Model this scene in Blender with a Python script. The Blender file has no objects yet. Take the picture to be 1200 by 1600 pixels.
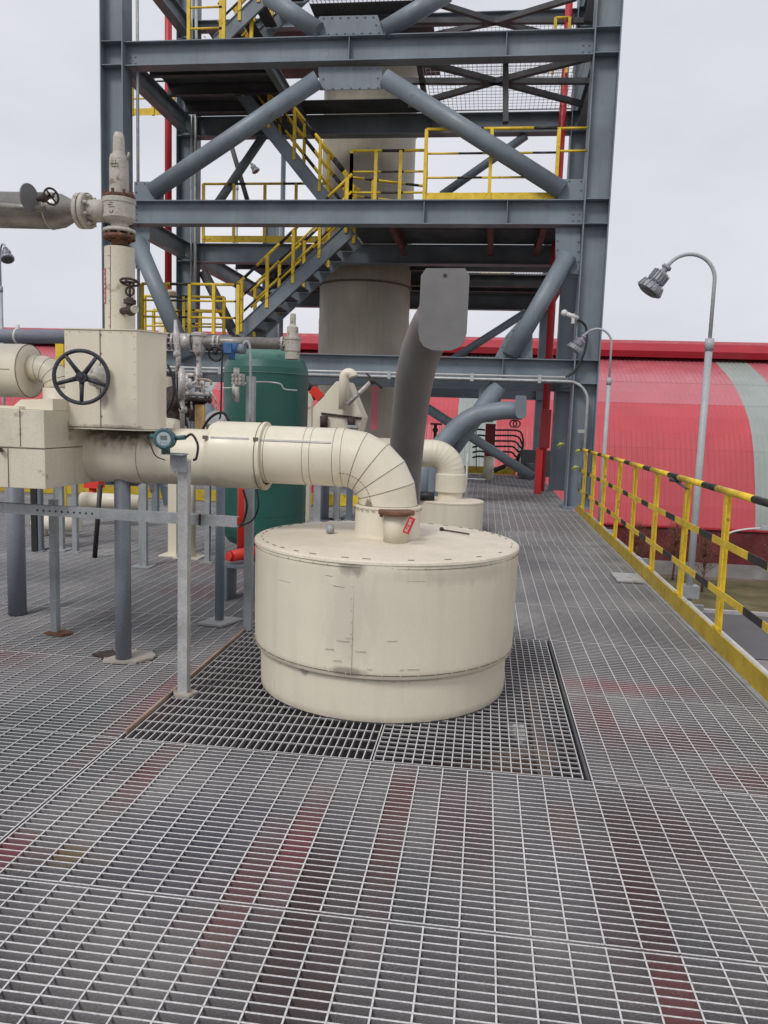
import bpy, bmesh, math, random
from mathutils import Vector, Matrix
random.seed(7)
S = bpy.context.scene
COL = S.collection
PI = math.pi
R = math.radians

# ------------------------------------------------------------------ camera
FPX, YAW, PIT, ROL, EYE = 1211.4, .12655, .12006, .0338, 1.5
cy, sy, cp, sp = math.cos(YAW), math.sin(YAW), math.cos(PIT), math.sin(PIT)
CF = Vector((-sy*cp, cy*cp, -sp)); CR0 = Vector((cy, sy, 0)); CU0 = CR0.cross(CF)
CR = CR0*math.cos(ROL) + CU0*math.sin(ROL)
CU = CU0*math.cos(ROL) - CR0*math.sin(ROL)
cam = bpy.data.cameras.new('camera'); camo = bpy.data.objects.new('camera', cam); COL.objects.link(camo)
camo.matrix_world = Matrix(((CR.x, CU.x, -CF.x, 0), (CR.y, CU.y, -CF.y, 0), (CR.z, CU.z, -CF.z, EYE), (0, 0, 0, 1)))
cam.sensor_fit = 'VERTICAL'; cam.sensor_height = 32; cam.sensor_width = 24
cam.lens = FPX/1600*32
cam.clip_start = .05; cam.clip_end = 3000
S.camera = camo
S.render.resolution_x = 768; S.render.resolution_y = 1024

# ------------------------------------------------------------------ sky and sun (overcast)
W = bpy.data.worlds.new('World'); S.world = W; W.use_nodes = True
nt = W.node_tree; nt.nodes.clear()
def wn(t, **k):
    n = nt.nodes.new(t)
    for a, b in k.items(): setattr(n, a, b)
    return n
SUN_EL, SUN_AZ = R(48), R(205)      # azimuth measured clockwise from +Y
sky = wn('ShaderNodeTexSky', sky_type='NISHITA'); sky.sun_disc = False
sky.sun_elevation = SUN_EL; sky.sun_rotation = SUN_AZ; sky.dust_density = 4
b1 = wn('ShaderNodeBackground'); b1.inputs[1].default_value = .08
nt.links.new(sky.outputs[0], b1.inputs[0])
tc = wn('ShaderNodeTexCoord'); mp = wn('ShaderNodeMapping'); mp.inputs['Scale'].default_value = (1, 1, 2.4)
nz = wn('ShaderNodeTexNoise'); nz.inputs['Scale'].default_value = 1.9; nz.inputs['Detail'].default_value = 6
nt.links.new(tc.outputs['Generated'], mp.inputs[0]); nt.links.new(mp.outputs[0], nz.inputs[0])
cr = wn('ShaderNodeValToRGB'); cr.color_ramp.elements[0].position = .3; cr.color_ramp.elements[1].position = .72
cr.color_ramp.elements[0].color = (.57, .575, .64, 1); cr.color_ramp.elements[1].color = (.74, .745, .78, 1)
nt.links.new(nz.outputs[0], cr.inputs[0])
b2 = wn('ShaderNodeBackground'); b2.inputs[1].default_value = 1.0
nt.links.new(cr.outputs[0], b2.inputs[0])
mx = wn('ShaderNodeMixShader'); mx.inputs[0].default_value = .94
out = wn('ShaderNodeOutputWorld')
nt.links.new(b1.outputs[0], mx.inputs[1]); nt.links.new(b2.outputs[0], mx.inputs[2]); nt.links.new(mx.outputs[0], out.inputs[0])
sl = bpy.data.lights.new('sun', 'SUN'); sl.energy = 1.35; sl.angle = R(16); sl.color = (1, .965, .92)
so = bpy.data.objects.new('sun', sl); COL.objects.link(so)
sd = Vector((math.sin(SUN_AZ)*math.cos(SUN_EL), math.cos(SUN_AZ)*math.cos(SUN_EL), math.sin(SUN_EL)))
so.rotation_euler = sd.to_track_quat('Z', 'Y').to_euler(); so.location = sd*50
S.view_settings.view_transform = 'Standard'; S.view_settings.look = 'None'
S.view_settings.exposure = .2; S.view_settings.gamma = 1; S.view_settings.use_curve_mapping = False
S.render.engine = 'CYCLES'

# ------------------------------------------------------------------ placing helper: a photo point at a known depth y / height z
def ray(px, py): return CF + CR*((px-600)/FPX) + CU*((800-py)/FPX)
def at(px, py, y):
    d = ray(px, py); return Vector((0, 0, EYE)) + d*(y/d.y)
def onz(px, py, z=0):
    d = ray(px, py); return Vector((0, 0, EYE)) + d*((z-EYE)/d.z)
V = Vector

# ------------------------------------------------------------------ materials
MATS = {}
def pm(name, col, rough=.55, metal=0, var=.12, vs=3.0, fine=.06, streak=0, scol=None, rust=0, rcol=(.12, .045, .02), rs=6, rt=.62, bump=.15, bs=60, spec=.5, rcon=.06):
    m = bpy.data.materials.new(name); m.use_nodes = True
    N = m.node_tree.nodes; L = m.node_tree.links; b = N['Principled BSDF']
    g = N.new('ShaderNodeNewGeometry')
    def noise(sc, det=4, scale=None):
        n = N.new('ShaderNodeTexNoise'); n.inputs['Scale'].default_value = sc; n.inputs['Detail'].default_value = det
        if scale:
            mp = N.new('ShaderNodeMapping'); mp.inputs['Scale'].default_value = scale
            L.new(g.outputs['Position'], mp.inputs[0]); L.new(mp.outputs[0], n.inputs[0])
        else: L.new(g.outputs['Position'], n.inputs[0])
        return n.outputs[0]
    def ramp(src, a, b_, ca=(0, 0, 0, 1), cb=(1, 1, 1, 1)):
        r = N.new('ShaderNodeValToRGB'); r.color_ramp.elements[0].position = a; r.color_ramp.elements[1].position = b_
        r.color_ramp.elements[0].color = ca; r.color_ramp.elements[1].color = cb; L.new(src, r.inputs[0]); return r.outputs[0]
    def mix(f, a, b_):
        x = N.new('ShaderNodeMix'); x.data_type = 'RGBA'
        if isinstance(f, float): x.inputs[0].default_value = f
        else: L.new(f, x.inputs[0])
        for i, c in ((6, a), (7, b_)):
            if isinstance(c, tuple): x.inputs[i].default_value = (*c[:3], 1)
            else: L.new(c, x.inputs[i])
        return x.outputs[2]
    lo = tuple(c*(1-var) for c in col); hi = tuple(min(.9, c*(1+var)) for c in col)
    c = ramp(noise(vs), .3, .7, (*lo, 1), (*hi, 1))
    if fine:
        c2 = ramp(noise(90, 2), .35, .65, (1-fine*2,)*3+(1,), (1+fine,)*3+(1,))
        x = N.new('ShaderNodeMix'); x.data_type = 'RGBA'; x.blend_type = 'MULTIPLY'; x.inputs[0].default_value = 1
        L.new(c, x.inputs[6]); L.new(c2, x.inputs[7]); c = x.outputs[2]
    if streak:
        f = ramp(noise(1, 5, (14, 14, 1.1)), .5, .78)
        mu = N.new('ShaderNodeMath'); mu.operation = 'MULTIPLY'; mu.inputs[1].default_value = streak; L.new(f, mu.inputs[0])
        c = mix(mu.outputs[0], c, scol or tuple(v*.45 for v in col))
    if rust:
        f = ramp(noise(rs, 6), rt, rt+rcon)
        mu = N.new('ShaderNodeMath'); mu.operation = 'MULTIPLY'; mu.inputs[1].default_value = rust; L.new(f, mu.inputs[0])
        c = mix(mu.outputs[0], c, rcol)
    L.new(c, b.inputs['Base Color'])
    rr = ramp(noise(vs*2.3), .3, .7, (max(.05, rough-.1),)*3+(1,), (min(1, rough+.12),)*3+(1,)); L.new(rr, b.inputs['Roughness'])
    b.inputs['Metallic'].default_value = metal
    b.inputs['Specular IOR Level'].default_value = spec
    if bump:
        bu = N.new('ShaderNodeBump'); bu.inputs['Strength'].default_value = bump; bu.inputs['Distance'].default_value = .01
        L.new(noise(bs, 3), bu.inputs['Height']); L.new(bu.outputs[0], b.inputs['Normal'])
    MATS[name] = m
    return m
STEEL = pm('grey_blue_steel_paint', (.185, .226, .262), .48, var=.2, vs=1.4, streak=.4, scol=(.15, .15, .15), rust=.6, rs=4, rt=.68, rcol=(.13, .08, .06), bump=.05)
POST = pm('grey_post_paint', (.21, .225, .265), .5, var=.1, vs=3, rust=.4, rs=5, rt=.7, bump=.05)
DARKST = pm('dark_steel', (.08, .084, .09), .6, var=.3, vs=2, rust=.4, rt=.62, bump=.05)
PRIMER = pm('red_oxide_primer', (.17, .06, .055), .7, var=.25, vs=2)
GALV = pm('galvanised_steel', (.45, .46, .46), .45, metal=.25, var=.18, vs=9, rust=.3, rs=7, rt=.66, rcol=(.22, .15, .11))
GALV2 = pm('weathered_galvanised', (.33, .35, .36), .55, metal=.1, var=.2, vs=6, streak=.3, rust=.4, rs=9, rt=.64, rcol=(.2, .12, .08))
CREAM = pm('cream_cladding_paint', (.71, .658, .53), .40, var=.06, vs=1.7, fine=.012, streak=.17, scol=(.42, .36, .27), rust=.28, rs=5, rt=.69, rcol=(.36, .28, .2), bump=.22, bs=3.2)
CREAMD = pm('dirty_cream_cladding', (.645, .60, .48), .5, var=.09, vs=3, fine=.03, streak=.35, scol=(.33, .25, .16), rust=.6, rs=8, rt=.62, rcol=(.25, .16, .1), bump=.06, bs=12)
SEAM = pm('cladding_seam', (.15, .12, .09), .7, var=.3, vs=20)
LIDM = pm('dusty_cream_lid', (.68, .61, .50), .6, var=.08, vs=4, fine=.04, rust=.4, rs=6, rt=.6, rcol=(.45, .34, .27), rcon=.2, bump=.06, bs=14)
YEL = pm('yellow_safety_paint', (.78, .54, .03), .45, var=.16, vs=6, fine=.06, streak=.25, scol=(.42, .3, .06), rust=.7, rs=14, rt=.63, rcol=(.2, .12, .03))
BLK = pm('black_band_paint', (.022, .02, .02), .5, var=.3, vs=9, rust=.5, rs=22, rt=.64, rcol=(.3, .22, .04))
YDIRT = pm('dirty_yellow_kick_plate', (.50, .35, .02), .5, var=.2, vs=5, fine=.06, rust=.7, rs=9, rt=.6, rcol=(.22, .16, .07), rcon=.12)
RUSTM = pm('rusty_flange_steel', (.13, .06, .035), .8, var=.4, vs=14, rust=.7, rs=20, rt=.55, rcol=(.24, .1, .04), bump=.4)
RUSTD = pm('dark_rusted_valve', (.045, .03, .027), .7, var=.4, vs=25, rust=.5, rs=30, rt=.6, rcol=(.13, .06, .035), bump=.4)
VALVE = pm('weathered_valve_paint', (.47, .45, .39), .55, var=.16, vs=10, rust=.75, rs=16, rt=.6, rcol=(.2, .12, .07), bump=.25)
VALVE2 = pm('silvery_valve_body', (.48, .46, .44), .45, metal=.2, var=.22, vs=18, rust=.7, rs=25, rt=.57, rcol=(.13, .1, .08), bump=.3)
STAIN = pm('stained_stainless_pipe', (.27, .26, .24), .42, metal=.45, var=.35, vs=5, rust=.75, rs=4.5, rt=.55, rcol=(.07, .05, .045), rcon=.2)
WHEELM = pm('black_handwheel_paint', (.035, .038, .048), .5, var=.4, vs=20, rust=.35, rs=40, rt=.6, rcol=(.12, .11, .1), bump=.3)
GREEN = pm('green_tank_paint', (.016, .095, .075), .42, var=.14, vs=2, fine=.03, rust=.25, rs=3, rt=.65, rcol=(.07, .16, .13), bump=.04)
BLUE = pm('blue_actuator_paint', (.035, .13, .32), .5, var=.25, vs=15, rust=.4, rs=30, rt=.6)
TEAL = pm('teal_transmitter_paint', (.05, .12, .13), .45, var=.2, vs=15)
SCUFF = pm('scuff_mark', (.33, .30, .24), .6, var=.4, vs=20)
SCREEN = pm('pale_display_face', (.36, .44, .46), .4, var=.05)
LCD = pm('lcd_window', (.13, .16, .14), .25, var=.05, fine=0)
CABLE = pm('black_cable_sheath', (.02, .02, .021), .5, var=.2)
RED = pm('red_pipe_paint', (.50, .022, .03), .45, var=.1, vs=3, rust=.2, rt=.7)
REDD = pm('dark_red_cabinet', (.20, .012, .016), .5, var=.15, vs=3)
REDBR = pm('bright_red_hydrant_paint', (.72, .04, .025), .45, var=.08, vs=8)
SHEETR = pm('red_roof_sheet', (.50, .055, .07), .36, var=.08, vs=.5, fine=.02, streak=.12, scol=(.5, .12, .13), bump=.0, spec=.7)
SHEETR2 = pm('faded_red_roof_sheet', (.49, .115, .14), .30, var=.08, vs=.5, fine=.02, streak=.15, scol=(.5, .26, .28), bump=.0, spec=.8)
SHEETG = pm('pale_translucent_roof_sheet', (.31, .35, .325), .4, var=.08, vs=.6, fine=.02, streak=.3, scol=(.2, .25, .22), bump=0)
RIDGE = pm('deep_red_ridge_cowl', (.40, .018, .035), .45, var=.1, vs=1, streak=.2, scol=(.25, .02, .03))
PLINTHR = pm('maroon_plinth_wall', (.12, .014, .018), .7, var=.25, vs=1.5, rust=.4, rs=2, rt=.6, rcol=(.08, .05, .03))
CONC = pm('concrete', (.26, .25, .24), .85, var=.2, vs=1.5, bump=.3, bs=25)
CONCD = pm('shade_darkened_concrete', (.035, .036, .038), .8, var=.45, vs=1.3, bump=.3, bs=25)  # concrete colour darkened to carry the shade under the deck
SANDY = pm('sandy_brown_beam_paint', (.34, .25, .20), .8, var=.2, vs=4, rust=.5)
STACKM = pm('olive_beige_stack_cladding', (.46, .425, .34), .42, metal=.05, var=.12, vs=1.3, streak=.3, scol=(.22, .2, .16), bump=.04, bs=8)
EXH = pm('brown_grey_weathered_exhaust_steel', (.26, .25, .248), .42, metal=.1, var=.2, vs=1.6, fine=.02, rust=.7, rs=1.6, rt=.45, rcol=(.15, .12, .115), rcon=.25, bump=.1)
EXH2 = pm('plain_grey_exhaust_steel', (.155, .155, .158), .5, metal=.1, var=.14, vs=4, fine=.015, bump=.03, rust=.3, rs=5, rt=.6, rcol=(.15, .13, .12))
LAMPG = pm('cast_grey_lamp_housing', (.30, .31, .34), .5, metal=.2, var=.2, vs=20, bump=.2)
LAMPP = pm('light_grey_lamp_pole', (.40, .42, .44), .5, var=.1, vs=4, rust=.3, rs=8, rt=.66)
GLASS = pm('grey_lamp_glass', (.10, .10, .105), .2, var=.2, vs=30, fine=0, bump=0)
WHITE = pm('off_white_conduit', (.62, .62, .60), .5, var=.1, vs=6, rust=.4, rs=9, rt=.62, rcol=(.3, .26, .22))
PAD = pm('grey_mortar_pad', (.40, .37, .33), .9, var=.2, vs=8, rust=.5, rs=9, rt=.58, rcol=(.2, .09, .06), bump=.3)
GRASS = pm('dry_winter_grass', (.13, .115, .05), .95, var=.4, vs=.8, fine=.2, rust=.6, rs=.35, rt=.5, rcol=(.07, .085, .025), rcon=.2, bump=.5, bs=15)
ASPH = pm('asphalt', (.13, .13, .135), .9, var=.12, vs=.5, fine=.12, bump=.3, bs=40)
KERB = pm('pale_kerb_concrete', (.42, .41, .40), .85, var=.15, vs=3)
SOIL = pm('bare_brown_soil', (.17, .125, .095), .95, var=.25, vs=1.2, fine=.15, bump=.4, bs=12)
BARK = pm('dry_twig_bark', (.20, .09, .06), .9, var=.3, vs=10)
WTEXT = pm('white_sign_paint', (.72, .70, .68), .5, var=.05)
YTAPE = pm('yellow_green_tie_tape', (.42, .45, .06), .6, var=.2, vs=20)
PINK = pm('orange_pallet_board', (.62, .40, .17), .6, var=.2, vs=8)

# grating: galvanised on worn tops, red / maroon / ochre overspray left on the bar sides
def grating_mat():
    m = pm('galvanised_grating', (.66, .655, .65), .5, metal=.1, var=.16, vs=1.1, fine=.1, rust=.5, rs=1.6, rt=.58, rcol=(.30, .245, .23), rcon=.2, bump=.25, bs=150)
    N = m.node_tree.nodes; L = m.node_tree.links; b = N['Principled BSDF']
    g = N.new('ShaderNodeNewGeometry'); base = b.inputs['Base Color'].links[0].from_socket
    nzv = N.new('ShaderNodeTexNoise'); nzv.inputs['Scale'].default_value = 5; nzv.inputs['Detail'].default_value = 5; L.new(g.outputs['Position'], nzv.inputs[0])
    sep = N.new('ShaderNodeSeparateXYZ'); L.new(g.outputs['Position'], sep.inputs[0])
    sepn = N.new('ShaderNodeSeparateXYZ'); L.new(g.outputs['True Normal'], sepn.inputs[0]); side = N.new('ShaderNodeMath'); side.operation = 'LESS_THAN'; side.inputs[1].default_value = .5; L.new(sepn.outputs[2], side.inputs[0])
    # shade between the bars painted as darker sides, mottled at random
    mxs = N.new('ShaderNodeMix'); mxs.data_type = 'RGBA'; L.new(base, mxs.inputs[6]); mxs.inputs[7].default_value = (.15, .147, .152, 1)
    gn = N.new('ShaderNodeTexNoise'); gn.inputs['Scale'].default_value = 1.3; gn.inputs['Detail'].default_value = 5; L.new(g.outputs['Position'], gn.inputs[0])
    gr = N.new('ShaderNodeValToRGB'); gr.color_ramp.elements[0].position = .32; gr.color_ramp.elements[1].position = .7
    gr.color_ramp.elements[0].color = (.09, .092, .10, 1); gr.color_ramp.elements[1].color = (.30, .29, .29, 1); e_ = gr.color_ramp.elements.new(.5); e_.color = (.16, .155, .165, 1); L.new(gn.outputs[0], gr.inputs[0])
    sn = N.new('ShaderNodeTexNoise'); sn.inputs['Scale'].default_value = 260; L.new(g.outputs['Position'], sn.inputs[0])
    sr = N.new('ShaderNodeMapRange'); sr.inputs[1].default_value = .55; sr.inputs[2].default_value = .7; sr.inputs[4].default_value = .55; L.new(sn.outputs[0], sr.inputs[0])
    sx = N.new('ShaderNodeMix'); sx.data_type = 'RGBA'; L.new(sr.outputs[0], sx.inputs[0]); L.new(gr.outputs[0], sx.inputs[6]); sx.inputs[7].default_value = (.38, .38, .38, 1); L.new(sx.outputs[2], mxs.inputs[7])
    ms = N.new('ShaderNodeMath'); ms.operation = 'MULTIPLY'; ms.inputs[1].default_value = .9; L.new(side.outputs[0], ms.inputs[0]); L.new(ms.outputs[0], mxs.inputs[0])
    cur = mxs.outputs[2]
    sh = N.new('ShaderNodeVectorMath'); sh.operation = 'ADD'; sh.inputs[1].default_value = (1.596, 0, 0); L.new(g.outputs['Position'], sh.inputs[0])
    sq = N.new('ShaderNodeVectorMath'); sq.operation = 'SNAP'; sq.inputs[1].default_value = (.1059, .0001, .5); L.new(sh.outputs[0], sq.inputs[0])
    s2 = N.new('ShaderNodeVectorMath'); s2.operation = 'ADD'; s2.inputs[1].default_value = (-1.596+.053, 0, 0); L.new(sq.outputs[0], s2.inputs[0])
    L.new(s2.outputs[0], nzv.inputs[0])
    P = [(-.73, 2.28, .07, .42, (.36, .03, .04)), (-.60, 2.55, .05, .35, (.38, .03, .05)), (-.47, 2.35, .08, .30, (.10, .025, .03)), (-1.33, 2.33, .10, .07, (.33, .20, .03)),
         (.54, 2.45, .10, .55, (.13, .02, .03)), (.56, 1.88, .05, .25, (.40, .03, .04)), (.33, 2.85, .05, .22, (.30, .05, .04)), (-.24, 3.0, .07, .25, (.24, .03, .04)),
         (-1.36, 2.95, .07, .35, (.26, .02, .03)), (-1.53, 2.3, .10, .12, (.42, .02, .04)), (.85, 4.5, .45, .12, (.42, .03, .08)), (.65, 4.0, .12, .4, (.26, .03, .06)), (-3.2, 4.2, .6, .22, (.40, .03, .07)),
         (-1.65, 3.6, .12, .6, (.40, .03, .06)), (-.35, 1.9, .07, .35, (.09, .03, .035)), (.3, 1.8, .06, .15, (.12, .12, .15)), (1.2, 2.2, .2, .5, (.12, .03, .04)), (-1.0, 5.9, .5, .2, (.30, .05, .08)),
         (-2.2, 6.2, .5, .3, (.3, .04, .08)), (-.25, 2.6, .06, .5, (.2, .04, .05)), (1.3, 3.4, .3, .15, (.24, .04, .06)), (1.0, 3.8, .3, .2, (.2, .05, .07)), (-.95, 2.5, .3, .4, (.10, .10, .15)), (-1.9, 3.3, .5, .5, (.10, .14, .14)), (.75, 2.9, .25, .4, (.13, .06, .07)), (0, 2.8, .15, .35, (.14, .05, .07)), (.75, 1.75, .3, .2, (.10, .10, .15)), (-.5, 1.95, .12, .3, (.08, .03, .035)), (1.45, 2.3, .2, .3, (.15, .03, .05)), (-2.6, 7.2, .8, .4, (.22, .08, .10)), (.6, 12, 1.5, 1.2, (.19, .13, .14)), (.4, 16, 1.5, 1.5, (.17, .12, .13))]
    for cx, cyy, rx, ry, c in P:
        rx *= 1.15; ry *= 1.25; gl = sum(c)/3; c = tuple(v*.72+gl*.28 for v in c)
        mp = N.new('ShaderNodeMapping'); mp.inputs['Location'].default_value = (-cx/rx, -cyy/ry, 0); mp.inputs['Scale'].default_value = (1/rx, 1/ry, 0)
        L.new(s2.outputs[0], mp.inputs[0])
        ln = N.new('ShaderNodeVectorMath'); ln.operation = 'LENGTH'; L.new(mp.outputs[0], ln.inputs[0])
        ad = N.new('ShaderNodeMath'); ad.operation = 'MULTIPLY_ADD'; ad.inputs[1].default_value = .9; L.new(nzv.outputs[0], ad.inputs[0]); L.new(ln.outputs['Value'], ad.inputs[2])
        mr = N.new('ShaderNodeMapRange'); mr.inputs[1].default_value = 1.5; mr.inputs[2].default_value = .7; mr.inputs[3].default_value = 0; mr.inputs[4].default_value = .6
        L.new(ad.outputs[0], mr.inputs[0])
        mu = N.new('ShaderNodeMath'); mu.operation = 'MULTIPLY'; L.new(mr.outputs[0], mu.inputs[0]); L.new(side.outputs[0], mu.inputs[1])
        x = N.new('ShaderNodeMix'); x.data_type = 'RGBA'; L.new(mu.outputs[0], x.inputs[0]); L.new(cur, x.inputs[6]); x.inputs[7].default_value = (*c, 1); cur = x.outputs[2]
    L.new(cur, b.inputs['Base Color'])
    return m
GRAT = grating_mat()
def stained(src, name, spots, con=.5, nsc=9):
    """copy of a paint with tinted spots of given centre, radii, colour and strength"""
    m = src.copy(); m.name = name; N = m.node_tree.nodes; L = m.node_tree.links; b = N['Principled BSDF']; cur = b.inputs['Base Color'].links[0].from_socket
    g = N.new('ShaderNodeNewGeometry'); nz = N.new('ShaderNodeTexNoise'); nz.inputs['Scale'].default_value = nsc; nz.inputs['Detail'].default_value = 6
    mq = N.new('ShaderNodeMapping'); mq.inputs['Scale'].default_value = (3, 3, .7); L.new(g.outputs['Position'], mq.inputs[0]); L.new(mq.outputs[0], nz.inputs[0])
    for c, r_, col, st in spots:
        mp = N.new('ShaderNodeMapping'); mp.inputs['Location'].default_value = tuple(-a/b_ for a, b_ in zip(c, r_)); mp.inputs['Scale'].default_value = tuple(1/b_ for b_ in r_)
        L.new(g.outputs['Position'], mp.inputs[0]); ln = N.new('ShaderNodeVectorMath'); ln.operation = 'LENGTH'; L.new(mp.outputs[0], ln.inputs[0])
        ad = N.new('ShaderNodeMath'); ad.operation = 'MULTIPLY_ADD'; ad.inputs[1].default_value = 1.1; L.new(nz.outputs[0], ad.inputs[0]); L.new(ln.outputs['Value'], ad.inputs[2])
        mr = N.new('ShaderNodeMapRange'); mr.inputs[1].default_value = 1.5; mr.inputs[2].default_value = 1.5-con; mr.inputs[3].default_value = 0; mr.inputs[4].default_value = st
        L.new(ad.outputs[0], mr.inputs[0]); x = N.new('ShaderNodeMix'); x.data_type = 'RGBA'; L.new(mr.outputs[0], x.inputs[0]); L.new(cur, x.inputs[6]); x.inputs[7].default_value = (*col, 1); cur = x.outputs[2]
    L.new(cur, b.inputs['Base Color']); return m
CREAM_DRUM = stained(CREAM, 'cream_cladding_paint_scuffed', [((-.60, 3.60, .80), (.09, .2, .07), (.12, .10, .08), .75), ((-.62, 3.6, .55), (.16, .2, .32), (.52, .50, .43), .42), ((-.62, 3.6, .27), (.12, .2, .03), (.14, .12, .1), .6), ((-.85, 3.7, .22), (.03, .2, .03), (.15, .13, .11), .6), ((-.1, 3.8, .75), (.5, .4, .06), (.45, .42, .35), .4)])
CREAM_PIPE = stained(CREAM, 'cream_cladding_paint_shaded_sooty', [((-2.02, 4.22, 1.41), (.34, .25, .15), (.07, .06, .05), .85), ((-1.7, 4.2, 1.10), (.5, .3, .05), (.4, .36, .28), .4), ((-.62, 4.2, 1.02), (.03, .3, .04), (.12, .09, .07), .8), ((-1.25, 4.2, 1.1), (.05, .3, .08), (.25, .2, .14), .5)])  # valve box's shade and soot painted dark on the pipe; rust at the elbow
CREAM_BOX = stained(CREAM, 'cream_box_paint_stained', [((-1.80, 4.13, 1.55), (.035, .2, .25), (.50, .42, .33), .5), ((-2.08, 4.05, 1.55), (.03, .05, .06), (.15, .12, .1), .6), ((-2.0, 4.05, 1.4), (.3, .05, .02), (.2, .16, .12), .6)])


# ------------------------------------------------------------------ mesh builder
ORIG = {}
class MB:
    def __init__(s): s.v = []; s.f = []; s.m = []; s.s = []
    def add(s, vs, fs, m=0, sm=False):
        o = len(s.v); s.v += [tuple(v) for v in vs]
        for f in fs: s.f.append([i+o for i in f]); s.m.append(m); s.s.append(sm)
        return s
    def box(s, x0, x1, y0, y1, z0, z1, m=0):
        if x0 > x1: x0, x1 = x1, x0
        if y0 > y1: y0, y1 = y1, y0
        if z0 > z1: z0, z1 = z1, z0
        return s.add([(x0,y0,z0),(x1,y0,z0),(x1,y1,z0),(x0,y1,z0),(x0,y0,z1),(x1,y0,z1),(x1,y1,z1),(x0,y1,z1)],
                     [(0,3,2,1),(4,5,6,7),(0,1,5,4),(1,2,6,5),(2,3,7,6),(3,0,4,7)], m)
    def bar(s, a, b, w, h, m=0, up=(0,0,1), off=(0,0)):
        a = V(a); b = V(b); d = (b-a).normalized(); u = V(up)
        if abs(d.dot(u)) > .999: u = V((0,1,0))
        sd = d.cross(u).normalized(); uu = sd.cross(d).normalized()
        q = []
        for p in (a, b):
            for i, j in ((-1,-1),(1,-1),(1,1),(-1,1)): q.append(p + sd*(off[0]+i*w/2) + uu*(off[1]+j*h/2))
        return s.add(q, [(0,1,2,3)[::-1],(4,5,6,7),(0,1,5,4),(1,2,6,5),(2,3,7,6),(3,0,4,7)], m)
    def ibeam(s, a, b, d, w, tf=.016, tw=.012, up=(0,0,1), m=0):
        s.bar(a, b, tw, d-2*tf, m, up)
        s.bar(a, b, w, tf, m, up, (0, (d-tf)/2)); s.bar(a, b, w, tf, m, up, (0, -(d-tf)/2)); return s
    def tube(s, pts, r, n=12, m=0, cap=True, sm=True):
        pts = [V(p) for p in pts]
        rs = r if isinstance(r, (list, tuple)) else [r]*len(pts)
        t = (pts[1]-pts[0]).normalized(); u = t.orthogonal().normalized()
        o = len(s.v); k = len(pts)
        for i, p in enumerate(pts):
            tt = (pts[min(i+1,k-1)]-pts[max(i-1,0)]).normalized()
            u = (u - tt*u.dot(tt)).normalized(); w = tt.cross(u)
            for j in range(n):
                a = 2*PI*j/n; s.v.append(tuple(p + (u*math.cos(a)+w*math.sin(a))*rs[i]))
        for i in range(k-1):
            for j in range(n):
                j2 = (j+1) % n
                s.f.append([o+i*n+j, o+i*n+j2, o+(i+1)*n+j2, o+(i+1)*n+j]); s.m.append(m); s.s.append(sm)
        if cap:
            s.f.append([o+j for j in range(n)][::-1]); s.m.append(m); s.s.append(False)
            s.f.append([o+(k-1)*n+j for j in range(n)]); s.m.append(m); s.s.append(False)
        return s
    def cyl(s, a, b, r, r2=None, n=16, m=0, sm=True): return s.tube([a, b], [r, r if r2 is None else r2], n, m, True, sm)
    def lathe(s, o, prof, n=32, m=0, axis=(0,0,1), sm=True):
        """prof: (radius, height); a None entry breaks smoothing (start a new ring set)"""
        ax = V(axis).normalized(); u = ax.orthogonal().normalized(); w = ax.cross(u); o = V(o)
        for i in range(len(prof)-1):
            (r0, h0), (r1, h1) = prof[i], prof[i+1]
            q = []
            for j in range(n):
                a = 2*PI*j/n; d = u*math.cos(a)+w*math.sin(a)
                q += [o+ax*h0+d*r0, o+ax*h1+d*r1]
            s.add(q, [(2*j, (2*j+2) % (2*n), (2*j+3) % (2*n), 2*j+1) for j in range(n)], m, sm)
        return s
    def torus(s, c, nrm, Rr, r, n=32, k=8, m=0, arc=2*PI, start=0):
        nrm = V(nrm).normalized(); u = nrm.orthogonal().normalized(); w = nrm.cross(u); c = V(c)
        pts = [c+(u*math.cos(start+arc*i/n)+w*math.sin(start+arc*i/n))*Rr for i in range(n+1)]
        return s.tube(pts, r, k, m, arc < 6.2)
    def prism(s, poly, ext, m=0):
        poly = [V(p) for p in poly]; e = V(ext); n = len(poly)
        return s.add(poly+[p+e for p in poly], [tuple(range(n))[::-1], tuple(range(n, 2*n))]+[(i, (i+1) % n, n+(i+1) % n, n+i) for i in range(n)], m)
    def ball(s, c, r, n=12, m=0, sq=1):
        prof = [(r*math.sin(PI*i/8)+1e-5, -r*sq*math.cos(PI*i/8)) for i in range(9)]
        return s.lathe(c, prof, n, m)
    def flange(s, c, axis, r, t, bolts=8, br=None, n=24, m=0, bm=None, bl=None):
        ax = V(axis).normalized(); c = V(c); s.cyl(c-ax*t/2, c+ax*t/2, r, n=n, m=m)
        if bolts:
            u = ax.orthogonal().normalized(); w = ax.cross(u); bl = bl or t*1.8; br = br or r*.09
            for i in range(bolts):
                a = 2*PI*(i+.5)/bolts; p = c+(u*math.cos(a)+w*math.sin(a))*r*.82
                s.cyl(p-ax*bl/2, p+ax*bl/2, br, n=6, m=m if bm is None else bm, sm=False)
        return s
    def dent(s, c, amp, seed=1):
        rg_ = random.Random(seed); K = [(rg_.choice([2, 3, 5, 7, 9, 12]), rg_.uniform(2, 9)*rg_.choice([-1, 1]), rg_.uniform(0, 6.3)) for _ in range(7)]
        out = []
        for x, y, z in s.v:
            a = math.atan2(y-c[1], x-c[0]); q = math.hypot(x-c[0], y-c[1]); e = sum(math.sin(k*a+w*z+p) for k, w, p in K)/3
            f = 1+amp*e/max(q, .01); out.append((c[0]+(x-c[0])*f, c[1]+(y-c[1])*f, z))
        s.v = out; s.weld = True; return s
    weld = False
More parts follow.
